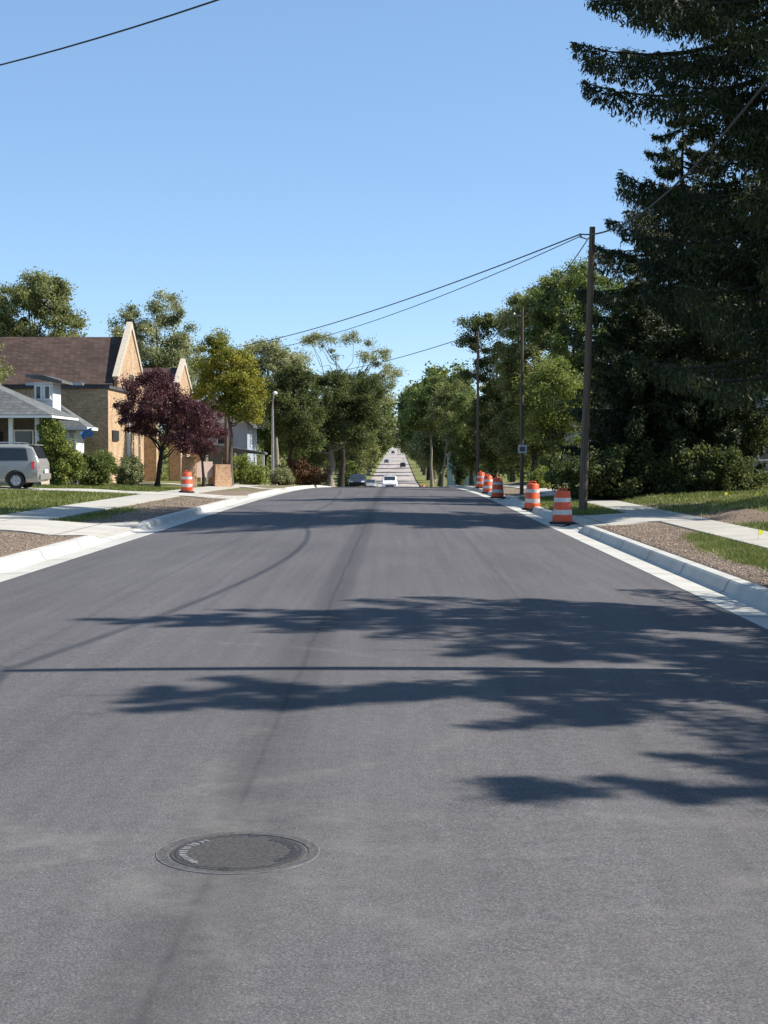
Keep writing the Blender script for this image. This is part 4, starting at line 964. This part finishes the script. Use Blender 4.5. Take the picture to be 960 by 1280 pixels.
# marking flags
GFl = 'yellow utility marking flags'
for i, (px, D, lb) in enumerate([(947, 27.6, 'yellow marking flag in the bright grass patch near the right edge'), (944, 37.0 + 5.5, 'small yellow marking flag farther back on the right lawn'), (905, 44.5, 'small yellow marking flag on the lawn before the shrubs')]):
    x = PX(px, D); t = thing('marking_flag', lb, 'flag', (x, D, gz(x, D)), .3, GFl)
    MB().tube([(0, 0, -.05), (.01, 0, .22)], .004, 5).build('wire_stake', M['metal'], t)
    f = MB(); f.poly([(.01, 0, .12), (.10, .015, .135), (.115, .0, .20), (.01, 0, .22)]); f.poly([(.01, .004, .22), (.115, .004, .20), (.10, .019, .135), (.01, .004, .12)]); f.build('pennant', M['yellow'], t)

# ------------------------------------------------------------------ manhole
mx, my = -0.675, 6.41
mz = float(road_z(mx, my))
mh = thing('manhole', 'round cast iron manhole cover set in the fresh asphalt', 'manhole cover', (mx, my, mz))
MB().lathe([(.299, -.01), (.300, .003), (.342, .003), (.342, -.06)], 72).build('frame', plain('dusty_iron_frame', (0.100, 0.095, 0.092), .8, .15, .0, var=.4, scale=40, bump=.6), mh)
MB().lathe([(.3425, -.02), (.3425, .0036), (.347, .0034), (.348, -.02)], 72).build('worn_rim', M['iron_worn'], mh)
MB().lathe([(.0, .003), (.286, .003), (.290, -.004), (.292, -.03)], 72).build('cover', plain('cast_iron_cover', (0.112, 0.106, 0.102), .8, .15, .0, var=.4, scale=60, bump=.9), mh)
MB().lathe([(.292, -.006), (.2985, -.006)], 72).build('joint', M['iron_dark'], mh)
ra = random.Random(4)
def arc_marks(a0, a1, r0, r1, n, name, mat, z):
    m = MB()
    for i in range(n):
        a = R(a0 + (a1 - a0) * i / n); w = R((a1 - a0) / n * ra.uniform(.45, .8)); q0 = r0 + ra.uniform(0, .008); q1 = r1 - ra.uniform(0, .012)
        pts = [(q * math.cos(t), q * math.sin(t)) for q, t in ((q0, a), (q1, a), (q1, a + w), (q0, a + w))]
        m.prism(pts, 'z', z - .008, z)
        if ra.random() < .6:
            rm = (q0 + q1) / 2; m.prism([(rm, 0), (rm + .008, 0), (rm + .008, .006), (rm, .006)] if False else [(q * math.cos(t), q * math.sin(t)) for q, t in ((rm, a), (rm + .010, a), (rm + .010, a + R((a1 - a0) / n)), (rm, a + R((a1 - a0) / n)))], 'z', z - .008, z - .001)
    return m.build(name, M[mat], mh)
arc_marks(130, 232, .215, .258, 13, 'raised_lettering', 'iron_worn', .0062)
arc_marks(-42, 62, .215, .258, 13, 'raised_lettering', 'iron_dark', .0045)
MB().lathe([(.262, .0034), (.268, .0036), (.272, .0034)], 72).build('ring', M['iron_dark'], mh)
for a in (82, 264): MB().lathe([(0, .0042), (.024, .0042), (.026, .003)], 14, (.272 * math.cos(R(a)), .272 * math.sin(R(a)), 0)).build('pick_hole', M['iron_dark'], mh)

# ------------------------------------------------------------------ cars
def car(label, name, cat, loc, rz, paint, S, glass_span, ws, rw, wheels, wr=.34, hw=.95, tail='red', group=None, side_gaps=()):
    """S stations from rear to front: (x, z_bottom, z_belt, z_roof, w_low, w_belt, w_roof)"""
    t = thing(name, label, cat, loc, rz, group)
    def at(x):
        xs = [s[0] for s in S]; return [float(np.interp(x, xs, [s[k] for s in S])) for k in range(1, 7)]
    def ring(x):
        zb, ze, zr, wl, we, wf = at(x)
        return [(0, zb), (wl * .90, zb), (wl, zb + .14), (wl * 1.01, zb + (ze - zb) * .55), (we, ze), (wf + (we - wf) * .12, zr - (zr - ze) * .14), (wf * .90, zr - .01), (0, zr + .015)]
    xs = sorted(set([s[0] for s in S] + list(np.arange(S[0][0], S[-1][0], .22))))
    m = MB(); n = 14
    for x in xs:
        h = ring(x); full = h + [(-a, b) for a, b in reversed(h[1:-1])]
        m.v += [(x, a, b) for a, b in full]
    k = len(xs)
    for i in range(k - 1):
        for j in range(n): m.f.append((i * n + j, i * n + (j + 1) % n, (i + 1) * n + (j + 1) % n, (i + 1) * n + j))
    m.f.append(tuple(range(n))); m.f.append(tuple((k - 1) * n + j for j in reversed(range(n))))
    body = m.build('body', paint, t, smooth=True, sharp=32)
    # wheel wells cut out for real
    cut = MB()
    for wx in wheels:
        for s in (-1, 1): cut.lathe([(0, s * (hw + .2)), (wr + .07, s * (hw + .2)), (wr + .07, s * (hw - .26)), (0, s * (hw - .26))], 28, (wx, 0, wr), 'y')
    co = cut.build('cutter', None if False else paint, None)
    bm_ = body.modifiers.new('b', 'BOOLEAN'); bm_.object = co; bm_.operation = 'DIFFERENCE'; bm_.solver = 'EXACT'
    body.parent = None
    bpy.context.view_layer.update(); dg = bpy.context.evaluated_depsgraph_get()
    me = bpy.data.meshes.new_from_object(body.evaluated_get(dg)); body.modifiers.clear(); body.data = me; body.parent = t
    bpy.data.objects.remove(co)
    def side_pt(x, f, s, proud):
        zb, ze, zr, wl, we, wf = at(x); w2 = wf + (we - wf) * .12; zt = zr - (zr - ze) * .14
        return (x, s * (we + (w2 - we) * f + proud), ze + (zt - ze) * f)
    for (xa, xb, fa, fb) in glass_span:
        for s in (-1, 1):
            q = MB(); N = 8
            for i in range(N):
                x0, x1 = xa + (xb - xa) * i / N, xa + (xb - xa) * (i + 1) / N
                q.poly([side_pt(x0, .10, s, .009), side_pt(x1, .10, s, .009), side_pt(min(max(x1, xa + fa), xb - fb) if i < N - 0 else x1, .92, s, .009), side_pt(min(max(x0, xa + fa), xb - fb), .92, s, .009)])
            q.build('side_window', M['glass'], t)
    for (xa, xb), nm in ((ws, 'windscreen'), (rw, 'rear_window')):
        q = MB(); N = 5; sg_ = 1 if nm == 'windscreen' else -1
        for i in range(N):
            P = []
            for f in (i / N, (i + 1) / N):
                x = xa + (xb - xa) * f; zb, ze, zr, wl, we, wf = at(x); P.append((x + sg_ * .02, wf * .84, zr + .012))
            a, b = P
            q.poly([(a[0], -a[1], a[2]), (a[0], a[1], a[2]), (b[0], b[1], b[2]), (b[0], -b[1], b[2])])
        q.build(nm, M['glass'], t)
    for wx in wheels:
        for s in (-1, 1):
            W = MB().lathe([(wr * .62, -.10), (wr * .95, -.11), (wr, -.07), (wr, .07), (wr * .95, .11), (wr * .62, .10)], 30, (0, 0, 0), 'y').build('wheel', M['black'], t, smooth=True, sharp=40)
            W.location = (wx, s * (hw - .13), wr)
            rim = MB(); rim.lathe([(wr * .62, s * .09), (wr * .56, s * .10), (wr * .50, s * .06), (0, s * .05)], 30, (0, 0, 0), 'y')
            for a in range(5):
                c_, s_ = math.cos(a * 1.2566), math.sin(a * 1.2566)
                u0, u1 = .04, wr * .56; wv = .035
                pts = [(c_ * u0 - s_ * wv, s_ * u0 + c_ * wv), (c_ * u1 - s_ * wv * .8, s_ * u1 + c_ * wv * .8), (c_ * u1 + s_ * wv * .8, s_ * u1 - c_ * wv * .8), (c_ * u0 + s_ * wv, s_ * u0 - c_ * wv)]
                rim.prism(pts, 'y', s * .062, s * .105)
            rim.build('rim', M['metal'], W)
    return t, at
def lamp(t, pts, name, mat, th=.02):
    m = MB(); m.poly(pts); o = m.build(name, mat, t); md = o.modifiers.new('solid', 'SOLIDIFY'); md.thickness = th; md.offset = 0; return o
paint_silver = NT('silver_car_paint'); paint_silver.base((0.30, 0.29, 0.27), .32, .5, .35); paint_silver = paint_silver.m
paint_dark = NT('dark_car_paint'); paint_dark.base((0.025, 0.03, 0.045), .25, .6, .2); paint_dark = paint_dark.m
paint_white = NT('white_car_paint'); paint_white.base((0.72, 0.72, 0.72), .3, .5, .0); paint_white = paint_white.m
M['tail'] = NT('tail_lamp_lens').m; M['tail'].node_tree.nodes['Principled BSDF'].inputs['Base Color'].default_value = (.35, .02, .02, 1); M['tail'].node_tree.nodes['Principled BSDF'].inputs['Roughness'].default_value = .2
M['lens'] = NT('clear_lamp_lens').m; M['lens'].node_tree.nodes['Principled BSDF'].inputs['Base Color'].default_value = (.7, .72, .75, 1); M['lens'].node_tree.nodes['Principled BSDF'].inputs['Roughness'].default_value = .15
VAN = [(0, .42, 1.0, 1.02, .86, .84, .80), (.06, .30, 1.02, 1.16, .93, .92, .78), (.30, .26, 1.06, 1.66, .97, .955, .80), (.62, .26, 1.06, 1.735, .98, .965, .82), (2.2, .26, 1.04, 1.76, .98, .965, .82), (3.3, .26, 1.02, 1.72, .98, .965, .80),
       (4.15, .26, 1.0, 1.16, .97, .94, .80), (4.75, .28, .86, .95, .95, .90, .78), (5.05, .34, .66, .74, .86, .80, .70), (5.12, .40, .58, .62, .80, .74, .66)]
vx = -13.95
van, at_ = car('silver minivan parked in the driveway at the left edge, rear lamp showing', 'minivan', 'minivan', (vx, 60.1, gz(vx - 1, 60) + .036), math.pi, paint_silver, VAN,
          [(.42, 1.75, .10, .0), (1.82, 2.75, 0, 0), (2.82, 3.75, 0, .45)], (3.38, 4.08), (.075, .29), (.92, 3.98))
for s in (-1, 1):
    lamp(van, [(.30, s * .972, 1.08), (.02, s * .87, 1.04), (.0, s * .862, .78), (.26, s * .992, .80)], 'tail_lamp', M['tail'])
MB().box((-.07, -.86, .36), (.05, .86, .60)).build('rear_bumper', paint_silver, van, bevel=.03)
MB().box((-.09, -.26, .62), (-.04, .26, .76)).build('licence_plate', M['white'], van)
MB().box((.20, -.72, 1.70), (.46, .72, 1.74)).build('spoiler', paint_silver, van, bevel=.012)
for s in (-1, 1): MB().tube([(.8, s * .72, 1.78), (1.0, s * .72, 1.82), (2.9, s * .72, 1.83), (3.1, s * .72, 1.76)], .02, 6).build('roof_rail', M['metal'], van)
for s in (-1, 1):
    MB().box((1.15, s * .99 - .006, .90), (1.33, s * .99 + .012, .93)).build('door_handle', M['metal'], van)
    MB().box((3.5, s * 1.06 - .10, 1.02), (3.62, s * 1.06 + .06, 1.18)).build('mirror', paint_silver, van, bevel=.03)
SUV = [(0, .42, .98, 1.0, .84, .82, .78), (.05, .34, 1.0, 1.12, .90, .89, .76), (.38, .30, 1.02, 1.62, .94, .93, .76), (.9, .28, 1.02, 1.70, .94, .93, .78), (2.4, .28, 1.0, 1.70, .94, .93, .78), (3.3, .28, 1.0, 1.12, .94, .92, .78), (4.3, .30, .92, .98, .92, .88, .76), (4.62, .36, .74, .82, .85, .8, .7)]
SED = [(0, .42, .90, .94, .80, .78, .70), (.1, .32, .92, 1.0, .86, .85, .72), (.75, .26, .93, 1.04, .90, .88, .70), (1.35, .24, .93, 1.40, .90, .88, .62), (2.4, .24, .92, 1.45, .90, .88, .64), (3.35, .26, .90, .99, .90, .87, .72), (4.3, .30, .74, .82, .86, .82, .68), (4.6, .38, .60, .66, .78, .74, .6)]
def small_car(label, S, x, y, paint, away, cat='car', name='parked_car', group=None):
    isS = S is SUV
    rz = math.pi / 2 if away else -math.pi / 2          # nose along +Y (away) or -Y (towards the viewer)
    L = S[-1][0]; y0 = y if away else y + L
    t, _ = car(label, name, cat, (x, y0, float(g(y)) + .03), rz, paint, S, [(.55, 3.0, .25, .5)] if isS else [(.95, 3.1, .45, .6)], (2.5, 3.22) if isS else (2.5, 3.28), (.08, .36) if isS else (.8, 1.3), (.8, 3.75) if isS else (.85, 3.7), .33, .9, group=group)
    zb = .72
    for s in (-1, 1):
        lamp(t, [(L - .12, s * .74, zb - .04), (L + .01, s * .45, zb - .06), (L - .01, s * .45, zb + .06), (L - .14, s * .76, zb + .08)], 'headlight', M['lens'])
        lamp(t, [(-.02, s * .80, .78), (-.03, s * .55, .78), (-.02, s * .55, .92), (.0, s * .80, .92)], 'tail_lamp', M['tail'])
    MB().box((L - .1, -.5, .42), (L + .02, .5, .62)).build('grille', M['dark'], t)
    return t
small_car('dark car parked against the left kerb just over the crest', SED, PX(446, 150), 150, paint_dark, False)
small_car('white suv driving towards the viewer over the crest', SUV, -.85, 182, paint_white, False, 'suv', 'suv')
small_car('pale car parked behind the dark one on the left', SED, PX(463, 200), 200, paint_silver, False)
small_car('dark car on the right side of the far climbing road', SUV, 2.0, 500, paint_dark, True)
small_car('dark car on the left side of the far climbing road', SED, -3.9, 575, paint_dark, False)
small_car('dark car farthest up the climbing road', SUV, -2.2, 860, paint_dark, False)
